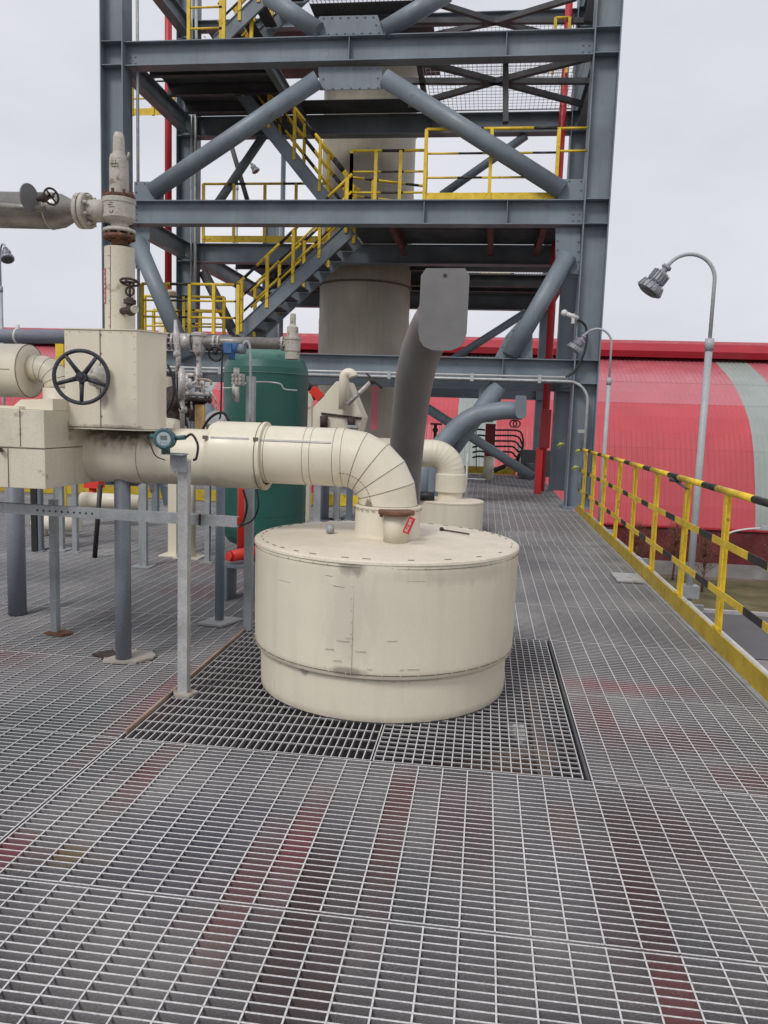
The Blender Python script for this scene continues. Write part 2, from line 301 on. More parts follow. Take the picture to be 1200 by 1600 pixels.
    def mesh(s, name, mats, o=(0,0,0)):
        me = bpy.data.meshes.new(name); o = V(o)
        me.from_pydata([(v[0]-o.x, v[1]-o.y, v[2]-o.z) for v in s.v], [], s.f)
        for mt in (mats if isinstance(mats, (list, tuple)) else [mats]): me.materials.append(mt)
        me.polygons.foreach_set('material_index', s.m); me.polygons.foreach_set('use_smooth', s.s)
        bm = bmesh.new(); bm.from_mesh(me); (bmesh.ops.remove_doubles(bm, verts=bm.verts, dist=1e-5) if s.weld else None); bmesh.ops.recalc_face_normals(bm, faces=bm.faces); bm.to_mesh(me); bm.free()
        me.update(); return me
    def build(s, name, mats, parent=None, bev=0, label=None, kind=None, smooth_angle=None):
        if parent: o = ORIG[parent.name]
        else:
            xs = [v[0] for v in s.v]; ys = [v[1] for v in s.v]; zs = [v[2] for v in s.v]
            o = V(((min(xs)+max(xs))/2, (min(ys)+max(ys))/2, min(zs)))
        ob = bpy.data.objects.new(name, s.mesh(name, mats, o)); COL.objects.link(ob)
        if parent: ob.parent = parent
        else: ob.location = o
        ORIG[ob.name] = o
        if bev:
            b = ob.modifiers.new('bevel', 'BEVEL'); b.width = bev; b.segments = 2; b.limit_method = 'ANGLE'; b.angle_limit = R(40)
        if label: ob['label'] = label
        if kind: ob['kind'] = kind
        return ob
def thing(name, label, cat, loc=(0,0,0), group=None):
    o = bpy.data.objects.new(name, None); COL.objects.link(o); o.location = loc; o.empty_display_size = .2
    o['label'] = label; o['category'] = cat
    if group: o['group'] = group
    ORIG[o.name] = V(loc); return o
def tag(o, label, cat, group=None):
    o['label'] = label; o['category'] = cat
    if group: o['group'] = group
    return o
def setting(name, loc=(0,0,0)):
    o = bpy.data.objects.new(name, None); COL.objects.link(o); o.location = loc; o['kind'] = 'structure'; ORIG[o.name] = V(loc); return o
def striped(mb, a, b, r, pitch=1.1, blk=.36, phase=0, n=8, flat=None):
    """yellow rail with black bands (materials 0 yellow, 1 black)"""
    a = V(a); b = V(b); L = (b-a).length; d = (b-a)/L; t = 0.0
    cuts = [0.0]; k = math.floor((0-phase)/pitch)
    while k*pitch+phase < L:
        for c in (k*pitch+phase, k*pitch+phase+blk):
            if 0.01 < c < L-.01: cuts.append(c)
        k += 1
    cuts.append(L)
    for i in range(len(cuts)-1):
        mid = (cuts[i]+cuts[i+1])/2; isb = ((mid-phase) % pitch) < blk
        p, q = a+d*cuts[i], a+d*cuts[i+1]
        if flat: mb.bar(p, q, flat[0], flat[1], 1 if isb else 0)
        else: mb.cyl(p, q, r, n=n, m=1 if isb else 0)
def arc3(c, u, w, r, a0, a1, n):
    return [V(c)+V(u)*r*math.cos(a0+(a1-a0)*i/n)+V(w)*r*math.sin(a0+(a1-a0)*i/n) for i in range(n+1)]
def smoothpath(pts, n=6):
    P = [V(p) for p in pts]; P = [P[0]*2-P[1]]+P+[P[-1]*2-P[-2]]; out = []
    for i in range(1, len(P)-2):
        for k in range(n):
            t = k/n; a, b, c, d = P[i-1], P[i], P[i+1], P[i+2]
            out.append(.5*((2*b)+(c-a)*t+(2*a-5*b+4*c-d)*t*t+(3*b-a-3*c+d)*t**3))
    out.append(P[-2]); return out
X_, Y_, Z_ = V((1,0,0)), V((0,1,0)), V((0,0,1))

# ================================================================== GROUND
GZ = -5.5
def sheet(name, x0, x1, y0, y1, z, mat, kind='structure', parent=None):
    o = MB().add([(x0,y0,z),(x1,y0,z),(x1,y1,z),(x0,y1,z)], [(0,1,2,3)]).build(name, mat, parent); 
    if kind: o['kind'] = kind
    return o
sheet('ground', -1200, 1200, -400, 2200, GZ-.03, SOIL)
sheet('grass_verge', 2.5, 60, 31.0, 37.4, GZ+.0, GRASS)
sheet('bare_soil_strip', -40, 60, 37.4, 40.0, GZ+.004, SOIL)
sheet('road', -60, 80, 24.6, 30.5, GZ+.0, ASPH)
sheet('pavement', 2.5, 60, 12, 24.5, GZ+.004, CONC)
MB().box(-60, 80, 30.55, 30.75, GZ-.02, GZ+.12).build('kerb', KERB, kind='structure')
sheet('lower_floor', -13, 1.5, -1.5, 23, -3.2, CONCD)

# ================================================================== GRATING DECK
deck = setting('platform_deck')
def grating_mesh(w, d, along='x', pb=.0345, pr=.106, h=.030, t=.0058):
    if along == 'y' and pb < .05: t, h = .0046, .024
    """origin at the panel's lower left corner; bars flush at z=0; 4 mm joint kept all round"""
    mb = MB(); g = .004
    x0, x1, y0, y1 = g, w-g, g, d-g
    def b(a0, a1, c0, c1, z0, z1): mb.box(a0, a1, c0, c1, z0, z1)
    if along == 'x':
        b(x0, x0+t, y0, y1, -h, 0); b(x1-t, x1, y0, y1, -h, 0)
        n = max(1, round((y1-y0)/pb))
        for i in range(n+1):
            c = y0+t/2+(y1-y0-t)*i/n; b(x0+t, x1-t, c-t/2, c+t/2, -h, -.0006)
        n = max(1, round((x1-x0)/pr))
        for i in range(1, n):
            c = x0+(x1-x0)*i/n; b(c-.0026, c+.0026, y0, y1, -.007, .0004)
    else:
        b(x0, x1, y0, y0+t, -h, 0); b(x0, x1, y1-t, y1, -h, 0)
        n = max(1, round((x1-x0)/pb))
        for i in range(n+1):
            c = x0+t/2+(x1-x0-t)*i/n; b(c-t/2, c+t/2, y0+t, y1-t, -h, -.0006)
        n = max(1, round((y1-y0)/pr))
        for i in range(1, n):
            c = y0+(y1-y0)*i/n; b(x0, x1, c-.0028, c+.0028, -.007, .0004)
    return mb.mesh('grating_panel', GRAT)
GM = {}
def panel(x0, x1, y0, y1, along='x', pb=.0345, pr=.106, name='grating_panel', parent=deck, z=0, dz=None):
    k = (round(x1-x0, 3), round(y1-y0, 3), along, pb, pr)
    if k not in GM: GM[k] = grating_mesh(x1-x0, y1-y0, along, pb, pr)
    o = bpy.data.objects.new(name, GM[k]); COL.objects.link(o); o.parent = parent
    o.location = V((x0, y0, z+(random.uniform(-.002, .001) if dz is None else dz)))-ORIG[parent.name]
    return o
DY = 1.075; Y0 = 2.16; XR = 1.585
cols = [(-1.6, XR), (-4.785, -1.6), (-7.97, -4.785), (-11.155, -7.97)]
for k in range(-3, 19):
    ya, yb = Y0+DY*k, Y0+DY*(k+1)
    for ci, (xa, xb) in enumerate(cols):
        off = 0
        if ci == 0 and k in (1, 2): panel(.515, xb, ya, yb); continue
        if ci == 0 and k == 7: panel(xa, -1.2, ya, yb); panel(.38, xb, ya, yb); panel(-1.2, .38, ya, yb, 'y', .045, .05); continue
        panel(xa, xb, ya, yb)
oy0, oy1 = Y0+DY, Y0+3*DY
panel(-1.585, -.43, oy0, oy1, 'y', .036, .106)
panel(-.43, .49, oy0, oy1, 'y', .043, .052)
# framing under the grating
fr = MB()
for k in range(-3, 20): fr.bar((-11.1, Y0+DY*k, -.13), (-1.62, Y0+DY*k, -.13), .09, .18)
for k in range(-3, 20):
    if k not in (2,): fr.bar((-1.6, Y0+DY*k, -.13), (1.58, Y0+DY*k, -.13), .09, .18)
for x in (-8, -4.8, -1.6): fr.bar((x, -1, -.345), (x, 22.5, -.345), .16, .24)
fr.build('support_beam', DARKST, deck)
fb = MB(); fb.bar((-1.55, 3.50, -.22), (.49, 3.36, -.22), .13, .12); fb.bar((-.9, 3.55, -.45), (.48, 4.5, -.45), .12, .12); fb.bar((.40, 3.2, -.40), (.40, 5.4, -.40), .08, .12)
fb.build('pit_beam', SANDY, deck)
fp = MB(); fp.box(-1.59, -1.55, 3.24, 5.38, -.3, -.036); fp.box(.50, .512, 3.24, 5.38, -.3, .002)
fp.build('opening_frame', DARKST, deck)
# old sand-coloured angle seat along the left edge of the opening
ag = MB(); ag.box(-1.612, -1.597, 3.3, 5.1, -.03, .012); ag.build('edge_angle', SANDY, deck)
ea = MB(); ea.box(XR+.002, XR+.03, -1.1, 14.1, -.12, .012); ea.build('edge_channel', GALV2, deck)
for x, y in ((-10.8, 2), (-10.8, 9), (-4.8, 9), (1.4, 3), (1.4, 9), (1.4, 16), (-4.8, 16), (-4.8, 2), (-10.8, 16)):
    MB().box(x-.12, x+.12, y-.12, y+.12, GZ, -.47).build('platform_leg', DARKST, deck)

m = MB(); m.tube([(.20, 4.05, -.12), (.25, 3.95, -.10), (.27, 3.86, -.13)], [.03, .05, .02], 7); tag(m.build('pale_rag', WHITE), 'pale crumpled rag lying below the open mesh beside the big drum', 'rag')
m = MB(); m.add([(.14, 3.42, -.15), (.21, 3.40, -.15), (.23, 3.45, -.15), (.16, 3.48, -.15), (.16, 3.43, -.12), (.20, 3.42, -.115), (.21, 3.45, -.12)], [(0, 1, 2, 3), (0, 1, 5, 4), (1, 2, 6, 5), (2, 3, 6), (3, 0, 4), (4, 5, 6), (3, 4, 6)]); tag(m.build('mortar_lump', PAD), 'small sandy lump resting on the brown beam under the mesh', 'lump')
# ================================================================== RIGHT GUARD RAIL
def guard_right():
    t = thing('guard_rail', 'long yellow guard rail with black bands along the right edge of the grating platform', 'railing', (1.63, 7, 0))
    x = 1.63
    ys = [13.15-1.1*k for k in range(13)]
    for y in ys:
        jx, jy = random.uniform(-.012, .012), random.uniform(-.015, .015)
        m = MB(); m.bar((x+.003, y, -.08), (x+.003+jx, y+jy, 1.07), .006, .064, 0, (0, 1, 0)); m.bar((x+.028, y+.029, -.08), (x+.028+jx, y+.029+jy, 1.07), .044, .006, 0, (0, 1, 0)); m.bar((x+.0, y-.03, .155), (x+.0, y+.03, .155), .03, .02)
        m.build('post', YEL, t)
    y0, y1 = 13.6, -.3
    for z, fl in ((1.09, None), (.74, (.006, .05)), (.40, (.006, .05))):
        m = MB(); striped(m, (x+(0 if fl is None else -.007), y0, z), (x+(0 if fl is None else -.007), y1, z), .024, 1.1, .34, -.12, 12, fl)
        m.build('rail', [YEL, BLK], t)
    m = MB(); m.box(x-.012, x-.005, -.3, 13.7, .014, .14); m.build('kick_plate', YDIRT, t)
    m = MB(); m.cyl((x-.03, 6.95, 1.06), (x+.03, 6.85, 1.06), .02, n=8); m.bar((x, 6.9, 1.05), (x, 6.5, 1.02), .03, .006, 0)
    m.build('clamp', [DARKST], t)
guard_right()
o = MB(); o.tube(smoothpath([(1.74, 13.9, -.02), (1.74, 9, -.03), (1.75, 4, -.02), (1.75, -1, -.02)], 4), .022, 10); o.build('conduit_pipe', WHITE); 
tag(bpy.context.scene.objects['conduit_pipe'], 'inner pale conduit pipe running outside the yellow kick plate on the right', 'pipe', 'conduits outside the railing')
o = MB(); o.tube([(1.83, 13.9, -.03), (1.84, -1, -.03)], .025, 10)
for y in (4.6, 6.9, 9.2): o.cyl((1.835, y, -.03), (1.835, y+.07, -.03), .032, n=10)
tag(o.build('conduit_pipe', WHITE), 'outer pale conduit pipe with couplings outside the kick plate on the right', 'pipe', 'conduits outside the railing')
o = MB()
for y in (3.2, 5.2, 7.1, 9.5, 12): o.bar((1.6, y, -.085), (2.0, y, -.085), .05, .05)
o.build('pipe_bracket', GALV2, deck)
o = MB(); o.box(1.33, 1.60, 7.6, 8.02, .006, .022); o.cyl((1.46, 7.8, .02), (1.46, 7.8, .03), .02, n=8)
tag(o.build('cover_plate', GALV), 'small pale square plate lying on the grating beside the yellow kick plate', 'plate')

# ================================================================== STEEL TOWER
TW = thing('steel_tower', 'tall grey blue open steel frame tower with stairs and yellow railings behind the drum', 'tower', (-2.7, 14.45, 0))
FY, RY, BY = 14.45, 18.0, 25.0
T0, T1, T2, T3 = 2.65, 5.39, 8.175, 10.25
XL, XRR = -7.12, 1.71
def column(x, y, z0=0, z1=14, w=.44, d=.4, name='column'):
    m = MB(); m.box(x-w/2, x-w/2+.02, y-d/2, y+d/2, z0, z1); m.box(x+w/2-.02, x+w/2, y-d/2, y+d/2, z0, z1); m.box(x-w/2+.02, x+w/2-.02, y-.008, y+.008, z0, z1)
    for z in (T0, T1, T2, T3, T3+2.8):
        if z0 < z-.42 and z < z1:
            for zz in (z-.012, z-.42):
                m.box(x-w/2+.02, x+w/2-.02, y-d/2+.01, y-.008, zz, zz+.012)
    return m.build(name, STEEL, TW)
for y in (FY, RY): 
    for x in (XL, XRR): column(x, y)
for x in (XL, XRR): column(x, BY, GZ, T2)
def beamx(x0, x1, y, zt, d=.42, w=.28, stiff=(), mat=STEEL):
    m = MB(); m.ibeam((x0, y, zt-d/2), (x1, y, zt-d/2), d, w)
    for x_ in (x0+.06, x0+.16, x1-.06, x1-.16):
        for k in range(3): m.cyl((x_, y-.022, zt-.10-.11*k), (x_, y-.006, zt-.10-.11*k), .015, n=6, sm=False)
    for x in stiff: m.box(x-.006, x+.006, y-w/2+.01, y-.006, zt-d+.016, zt-.016); 
    return m.build('beam', mat, TW)
a, b = XL+.22, XRR-.22
beamx(a, b, FY, T0, stiff=(at(785, 580, FY).x, -1.2, -3.9))
beamx(a, b, FY, T1, stiff=(at(663, 335, FY).x, at(792, 335, FY).x))
beamx(a, b, FY, T2, stiff=(at(547, 85, FY).x, at(791, 75, FY).x))
for z in (T0, T1, T2): beamx(a, b, RY, z, stiff=(-1.5,))
beamx(a, b, RY, T3, .2, .2)
beamx(a, b, FY, T3+.75)
for z in (T0, T1): beamx(a, b, BY, z)
beamx(-6, b, 21.5, T1, .3, .2, mat=DARKST)
for z in (T0, T1, T2, T3):
    for x in (XL, XRR):
        m = MB(); m.ibeam((x, FY+.2, z-.19), (x, RY-.2, z-.19), .36, .22); m.build('beam', STEEL, TW)
        if z == T1: m = MB(); m.ibeam((x, RY+.2, z-.19), (x, BY-.2, z-.19), .36, .22); m.build('beam', STEEL, TW)
def brace(p, q, r=.155, mat=STEEL, n=20):
    m = MB(); m.tube([p, q], r, n); return m.build('brace', mat, TW)
yb_ = FY-.06
# front bracing
brace(at(237, 300, yb_), at(497, 124, yb_)); brace(at(601, 122, yb_), at(879, 298, yb_))
brace(at(418, -6, yb_), at(498, 49, yb_)); brace(at(600, 48, yb_), at(700, -12, yb_))
brace(at(213, 375, yb_), at(292, 560, yb_)); brace(at(888, 398, yb_), at(797, 556, yb_))
brace(at(779, 602, yb_), at(690, 725, yb_)); brace(at(302, 600, yb_), at(352, 700, yb_))
def gusset(px, y=FY, t=.02):
    poly = [at(p, q, y) for p, q in px]; m = MB(); m.prism([(v.x, y-t/2, v.z) for v in poly], (0, t, 0)); g_ = m.build('gusset_plate', STEEL, TW)
    m = MB(); n_ = len(poly); c = sum(poly, V((0, 0, 0)))/n_
    for i in range(n_):
        a_, b_ = poly[i].lerp(c, .14), poly[(i+1) % n_].lerp(c, .14); k_ = max(1, int((a_-b_).length/.14))
        for j in range(k_): p = a_.lerp(b_, j/k_); m.cyl((p.x, y-t/2-.02, p.z), (p.x, y-t/2, p.z), .016, n=6, sm=False)
    m.build('bolt', STEEL, g_, kind='stuff'); return g_
gusset([(497, 105), (597, 104), (597, 139), (500, 141)]); gusset([(478, 56), (600, 53), (590, 24), (500, 26)])
gusset([(210, 316), (256, 316), (256, 284), (210, 284)]); gusset([(868, 313), (911, 313), (911, 280), (868, 280)])
gusset([(868, 356), (907, 356), (905, 428), (892, 428), (868, 405)]); gusset([(208, 356), (234, 356), (234, 420), (212, 420)])
gusset([(772, 561), (832, 562), (832, 500), (812, 500), (790, 525)]); gusset([(748, 602), (792, 602), (770, 660), (748, 660)])
# rear bracing
rb = lambda p, q, r, y, mt=STEEL: brace(at(*p, y), at(*q, y), r, mt, 12)
rb((822, 488), (700, 566), .09, RY); rb((668, 638), (832, 745), .11, RY); rb((412, 212), (340, 318), .10, RY); rb((352, 195), (388, 318), .07, BY-2, DARKST)
rb((690, 305), (822, 212), .09, RY); rb((318, 425), (385, 560), .12, RY, DARKST); rb((500, 500), (655, 590), .09, BY)
# horizontal bracing under the open mesh floors
def hx(px, z):
    for p, q in px:
        m = MB(); m.bar(onz(*p, z), onz(*q, z), .10, .10); m.build('plan_brace', DARKST, TW)
hx([((640, 165), (775, 127)), ((775, 127), (930, 168)), ((630, 127), (930, 127)), ((640, 92), (775, 127)), ((775, 127), (920, 90)), ((655, 98), (668, 180))], T2-.2)
m = MB(); m.bar(at(790, 100, FY+.3), at(790, 192, FY+.3), .16, .1); m.build('hanger', DARKST, TW)
hx([((600, 72), (775, 34)), ((775, 34), (930, 72)), ((620, 33), (930, 33)), ((640, -8), (775, 34)), ((775, 34), (900, -4))], T3-.35)
def fmesh(x0, x1, y0, y1, z, pb=.06, pr=.2):
    n = max(1, round((x1-x0)/2))
    for i in range(n): 
        o = panel(x0+(x1-x0)*i/n, x0+(x1-x0)*(i+1)/n, y0, y1, 'y', pb, pr, 'floor_grating', TW, z+.03, 0)
fmesh(-1.5, 1.49, FY+.2, RY-.2, T2, .09, .16); fmesh(-1.5, 1.49, RY+.2, RY+3.4, T3, .09, .16); fmesh(-4.2, -1.5, FY+.2, RY-.2, T3, .09, .16); 
fmesh(-1.2, 1.49, RY+.2, 21.4, T1, .07, .12)
# solid chequer plate floors
def plate(x0, x1, y0, y1, z, mat=DARKST, t=.012):
    m = MB(); m.box(x0, x1, y0, y1, z, z+t); return m.build('floor_plate', mat, TW)
plate(-6.85, -4.35, FY+.15, RY-.15, T2+.004); plate(-4.35, -1.4, RY-.9, RY-.15, T2+.004)
plate(-2.95, 1.48, FY+.15, RY-.15, T1+.004); plate(-6.5, -1.25, RY+.15, BY, T1+.004); 
plate(-1.25, 1.49, 21.6, BY, T1+.004)
plate(-6.85, -4.2, RY+.15, RY+3, T3+.004); plate(-4.2, -1.6, RY-.6, RY+3, T3+.004)
for x in (-2.0, -.1, .9):
    m = MB(); m.ibeam((x, FY+.15, T1-.13), (x, RY-.15, T1-.13), .24, .12); m.build('joist', PRIMER, TW)
for y in (15.3, 16.2, 17.1):
    m = MB(); m.ibeam((-6.85, y, T2-.11), (-4.4, y, T2-.11), .2, .12); m.build('joist', DARKST, TW)
for y in (19.6, 22.6):
    m = MB(); m.ibeam((-6.5, y, T1-.13), (1.45, y, T1-.13), .24, .14); m.build('joist', DARKST, TW)
m = MB(); m.ibeam((-4.38, FY+.15, T2-.13), (-4.38, RY-.15, T2-.13), .24, .14); m.build('joist', STEEL, TW)
# stairs
def stair(pb0, pt0, y0, y1, name='stair'):
    """bottom and top ends (world) of near stringer; y0,y1 near and far stringer"""
    st = bpy.data.objects.new(name, None); COL.objects.link(st); st.parent = TW; ORIG[st.name] = ORIG[TW.name]
    p, q = V(pb0), V(pt0)
    for y in (y0, y1):
        m = MB(); a_, b_ = V((p.x, y, p.z)), V((q.x, y, q.z)); m.bar(a_, b_, .012, .24); s_ = -1 if y == y0 else 1
        m.bar(a_, b_, .06, .012, 0, (0,0,1), (0, .126)); m.bar(a_, b_, .06, .012, 0, (0,0,1), (0, -.126)); m.build('stringer', STEEL, st)
    n = int(abs(q.z-p.z)/.2)
    for i in range(1, n):
        c = p.lerp(q, i/n); m = MB(); m.box(c.x-.12, c.x+.12, y0+.04, y1-.04, c.z-.03, c.z+.0); m.build('tread', DARKST, st)
    for y in (y0, y1):
        for h, r in ((1.0, .03), (.68, .022), (.36, .022)):
            m = MB(); striped(m, (p.x, y, p.z+h), (q.x, y, q.z+h), r, .95, .33, .2 if y == y0 else .5, 8); m.build('rail', [YEL, BLK], st)
        for i in range(5):
            c = p.lerp(q, .04+.23*i); m = MB(); m.box(c.x-.03, c.x+.03, y-.03, y+.03, c.z, c.z+1.0); m.build('post', YEL, st)
s1a, s1b = at(370, 525, 15.2), at(548, 357, 15.2); s1a.y = s1b.y = 0
stair(s1a, s1b, 15.2, 16.1)
s2a, s2b = at(545, 357, 16.2), at(372, 140, 16.2)
stair(s2a, s2b, 16.25, 17.1)
s3a, s3b = at(340, 66, 15.2), at(470, -60, 15.2); stair(s3a, s3b, 15.2, 16.1)
LZ = s1a.z
plate(-6.85, s1a.x+.1, 14.9, 16.6, LZ-.02)
m = MB(); m.bar((-6.85, 14.9, LZ-.12), (s1a.x, 14.9, LZ-.12), .1, .2); m.build('landing_beam', STEEL, TW); m = MB(); m.bar((-6.85, 16.6, LZ-.12), (s1a.x, 16.6, LZ-.12), .1, .2); m.build('landing_beam', STEEL, TW)
def rails(a, b, name='tower_railing', h=1.1, n=None, toe=True, pr=1.3, levels=3, thick=1):
    """level railing between world points a,b (feet)"""
    a, b = V(a), V(b); L = (b-a).length; n = n or max(1, round(L/1.2))
    rr = bpy.data.objects.new(name, None); COL.objects.link(rr); rr.parent = TW; ORIG[rr.name] = ORIG[TW.name]
    for i in range(n+1):
        c = a.lerp(b, i/n); m = MB(); m.box(c.x-.03*thick, c.x+.03*thick, c.y-.03, c.y+.03, c.z, c.z+h); m.build('post', YEL, rr)
    for k in range(levels):
        hh = h-k*h/levels
        m = MB(); striped(m, a+Z_*hh, b+Z_*hh, .028 if k == 0 else .02, pr, pr*.33, pr*.45, 8); m.build('rail', [YEL, BLK], rr)
    if toe:
        d = (b-a).normalized(); m = MB(); m.bar(a+Z_*.08, b+Z_*.08, .008, .15); m.build('kick_plate', YEL, rr)
f = lambda px, y, z: V((at(px, 400, y).x, y, z))
fz = lambda px, py, y, z: V((at(px, py, y).x, y, z))
rails(fz(663, 300, FY+.05, T1+.01), fz(868, 300, FY+.05, T1+.01), h=1.24, n=2)
m = MB(); 
for zz in (1.24, .86): striped(m, fz(868, 300, FY+.05, T1+zz), fz(913, 300, FY+.05, T1+zz), .022, 1.3, .4, .9)
m.build('rail', [YEL, BLK], TW)
rails(fz(548, 300, 15.3, T1+.01), fz(663, 300, 15.3, T1+.01), n=3, toe=False, h=1.15)
rails(fz(663, 300, FY+.08, T1+.01), fz(665, 300, 16.4, T1+.01), n=2, toe=False)
rails(fz(540, 300, 16.7, T1+.01), fz(665, 300, 17.4, T1+.01), n=3, toe=False, pr=.9)
rails(fz(318, 300, 17.85, T1+.01), fz(512, 300, 17.85, T1+.01), n=4, h=1.3, levels=2)
rails(fz(222, 490, 14.95, LZ), fz(372, 490, 14.95, LZ), n=4, h=.95, toe=False)
rails(fz(226, 490, 16.55, LZ), fz(350, 490, 16.55, LZ), n=2, h=.95, toe=False)
rails(fz(206, 30, RY-.2, T2+.02), fz(272, 30, RY-.2, T2+.02), n=2)
rails(fz(295, 30, FY+.3, T2+.02), fz(350, 30, FY+.3, T2+.02), n=1, toe=False, h=1.1)
rails(fz(385, 130, 16.2, T2+.02), fz(392, 130, 17.9, T2+.02), n=2, toe=False)
rails(fz(625, 300, BY-2.5, T1+.02), fz(810, 300, BY-2.5, T1+.02), n=4, h=.2, levels=1, toe=False)
rails(fz(868, 30, 17.5, T2+.6), fz(890, 30, 17.5, T2+.6), n=1, toe=False)
rails(fz(548, 300, 15.3, T1+.01), fz(548, 300, 16.3, T1+.01), n=1, toe=False)
rails(fz(392, 120, 15.3, T2+.02), fz(392, 120, 16.9, T2+.02), n=2, toe=False)
rails(fz(240, 490, 17.6, LZ-.1), fz(350, 490, 17.6, LZ-.1), n=3, h=.9, toe=False)
# far walkway under the stairs and wind bracing rods, drawn thin
m = MB()
m.tube([at(505, 490, 20), at(530, 490, 20), at(660, 575, 20)], .05, 8); m.tube([at(527, 480, 20), at(527, 560, 20)], .05, 8); m.build('stay_pipe', DARKST, TW)
m = MB(); m.cyl((-6.75, FY+.1, 2.2), (-6.75, FY+.1, 13), .03, n=8); m.build('conduit', GALV, TW)
m = MB(); xx = at(306, 200, RY-.3).x; m.cyl((xx, RY-.3, 0), (xx, RY-.3, 13), .035, n=8); m.cyl((xx-.1, RY-.3, 0), (xx-.1, RY-.3, 13), .02, n=8); m.build('conduit', GALV, TW)
m = MB(); xx = at(443, 250, 22).x; m.cyl((xx, 22, 0), (xx, 22, 9), .07, n=8); m.build('drain_pipe', STEEL, TW)
m = MB(); m.box(XL-.3, XL+.3, FY-.3, FY+.3, .004, .03); m.box(XRR-.28, XRR+.28, FY-.3, FY+.3, .004, .03); m.build('base_plate', STEEL, TW)

# ================================================================== EXHAUST STACK inside the tower
SC = V((at(569, 500, 19.7).x, 19.7, 0))
# keep stack clear of the stair
ST = thing('exhaust_stack', 'wide beige clad round stack rising inside the grey steel tower', 'stack', SC)
zz = [0, 2.4, 3.9, 4.75, 5.36, 6.9, 8.4, 9.9]
for i in range(len(zz)-1):
    r = 1.13+.006*(i % 2); m = MB(); m.lathe(SC, [(r, zz[i]), (r, zz[i+1]), (r-.03, zz[i+1])], 48); m.build('cladding_course', STACKM, ST)
for z in (4.72, 8.4):
    m = MB(); m.lathe(SC, [(1.13, z-.02), (1.165, z-.02), (1.165, z+.02), (1.13, z+.02)], 48); m.build('strap', SEAM, ST)
m = MB(); m.lathe(SC, [(1.13, 9.9), (.6, 10.0), (0, 10.0)], 48); m.build('top_cap', STACKM, ST)

# ================================================================== RED RISERS
def pipe_thing(name, label, cat, pts, r, mat, n=14, group=None, extra=None):
    m = MB(); m.tube(pts, r, n)
    if extra: extra(m)
    return tag(m.build(name, mat), label, cat, group)
x1 = at(862, 600, 17.6).x
pipe_thing('fire_riser', 'tall red fire main riser beside the right rear tower column', 'pipe', [(x1-.10, 17.6, 0), (x1-.10, 17.6, 13)], .075, RED)
x1 = at(263, 200, 20).x
pipe_thing('fire_riser', 'thin red riser pipe standing against the sky left of the rear tower column', 'pipe', [(x1, 20, at(262, 452, 20).z), (x1, 20, 14)], .09, RED)
m = MB(); m.flange((x1, 20, at(262, 455, 20).z-.04), Z_, .2, .08, 6); m.cyl((x1, 20, 0), (x1, 20, at(262, 466, 20).z), .24, n=16); tag(m.build('riser_stub', CREAM), 'cream clad pipe stub with a flange carrying the thin red riser', 'pipe')

# ================================================================== WAREHOUSE
WH = thing('arched_warehouse', 'long warehouse with a curved red corrugated metal roof and pale grey bands', 'warehouse', (0, 49, GZ))
prof = [(38.5, -3.25), (38.72, -2.2), (39.1, -1.0), (39.5, 0), (39.72, .5), (40.2, 1.3), (40.85, 2.05), (41.7, 2.72), (42.7, 3.33), (43.7, 3.88), (44.8, 4.36), (47, 5.15), (49.0, 5.75)]
courses = [(0, 4), (4, 7), (7, 9), (9, 12)]
def sheetmesh(w, c, k):
    i0, i1 = courses[c]; pts = prof[i0:i1+1]; m = MB(); n = int(w/.25); vs = []
    xs = []
    for j in range(n):
        b = j*.25; xs += [(b+.01, 0), (b+.12, 0), (b+.155, 1), (b+.205, 1)]
    xs.append((w+.012, 0))
    for q, (y, z) in enumerate(pts):
        p0 = V((0, *pts[max(0, q-1)])); p1 = V((0, *pts[min(len(pts)-1, q+1)])); t = (p1-p0).normalized(); nn = V((0, -t.z, t.y))
        lap = .006*c
        for x, e in xs:
            vs.append(V((x, y, z))+nn*(e*.022+lap-.0))
    L = len(xs); fs = [(a*L+j, a*L+j+1, (a+1)*L+j+1, (a+1)*L+j) for a in range(len(pts)-1) for j in range(L-1)]
    m.add(vs, fs, 0, False); return m
shm = {}
def grey_at(x0, c): return (12.9 <= x0 < 14.7) or (-1.5 <= x0 < .5) or (c == 0 and -3.5 <= x0 < .5) or (-17.1 <= x0 < -15.1) or (27 <= x0 < 28.9)
xs_ = [-35.0]
while xs_[-1] < 42: xs_.append(xs_[-1]+2)
edges = []
x = -35.1
seq = []
brk = [-35.1, -17.1, -15.1, -3.5, -1.5, .5, 12.9, 14.7, 27, 28.9, 43]
for i in range(len(brk)-1):
    a_, b_ = brk[i], brk[i+1]; n = max(1, round((b_-a_)/2.2)); w = (b_-a_)/n
    for k in range(n): seq.append((a_+w*k, w))
for (x0, w) in seq:
    for c in range(4):
        g = grey_at(x0+.05, c); key = (round(w, 3), c, g)
        if key not in shm: shm[key] = sheetmesh(w, c, g).mesh('roof_sheet', SHEETG if g else (SHEETR2 if c >= 2 else SHEETR), (0, 0, 0))
        o = bpy.data.objects.new('roof_sheet', shm[key]); COL.objects.link(o); o.parent = WH; o.location = V((x0, 0, 0))-ORIG[WH.name]
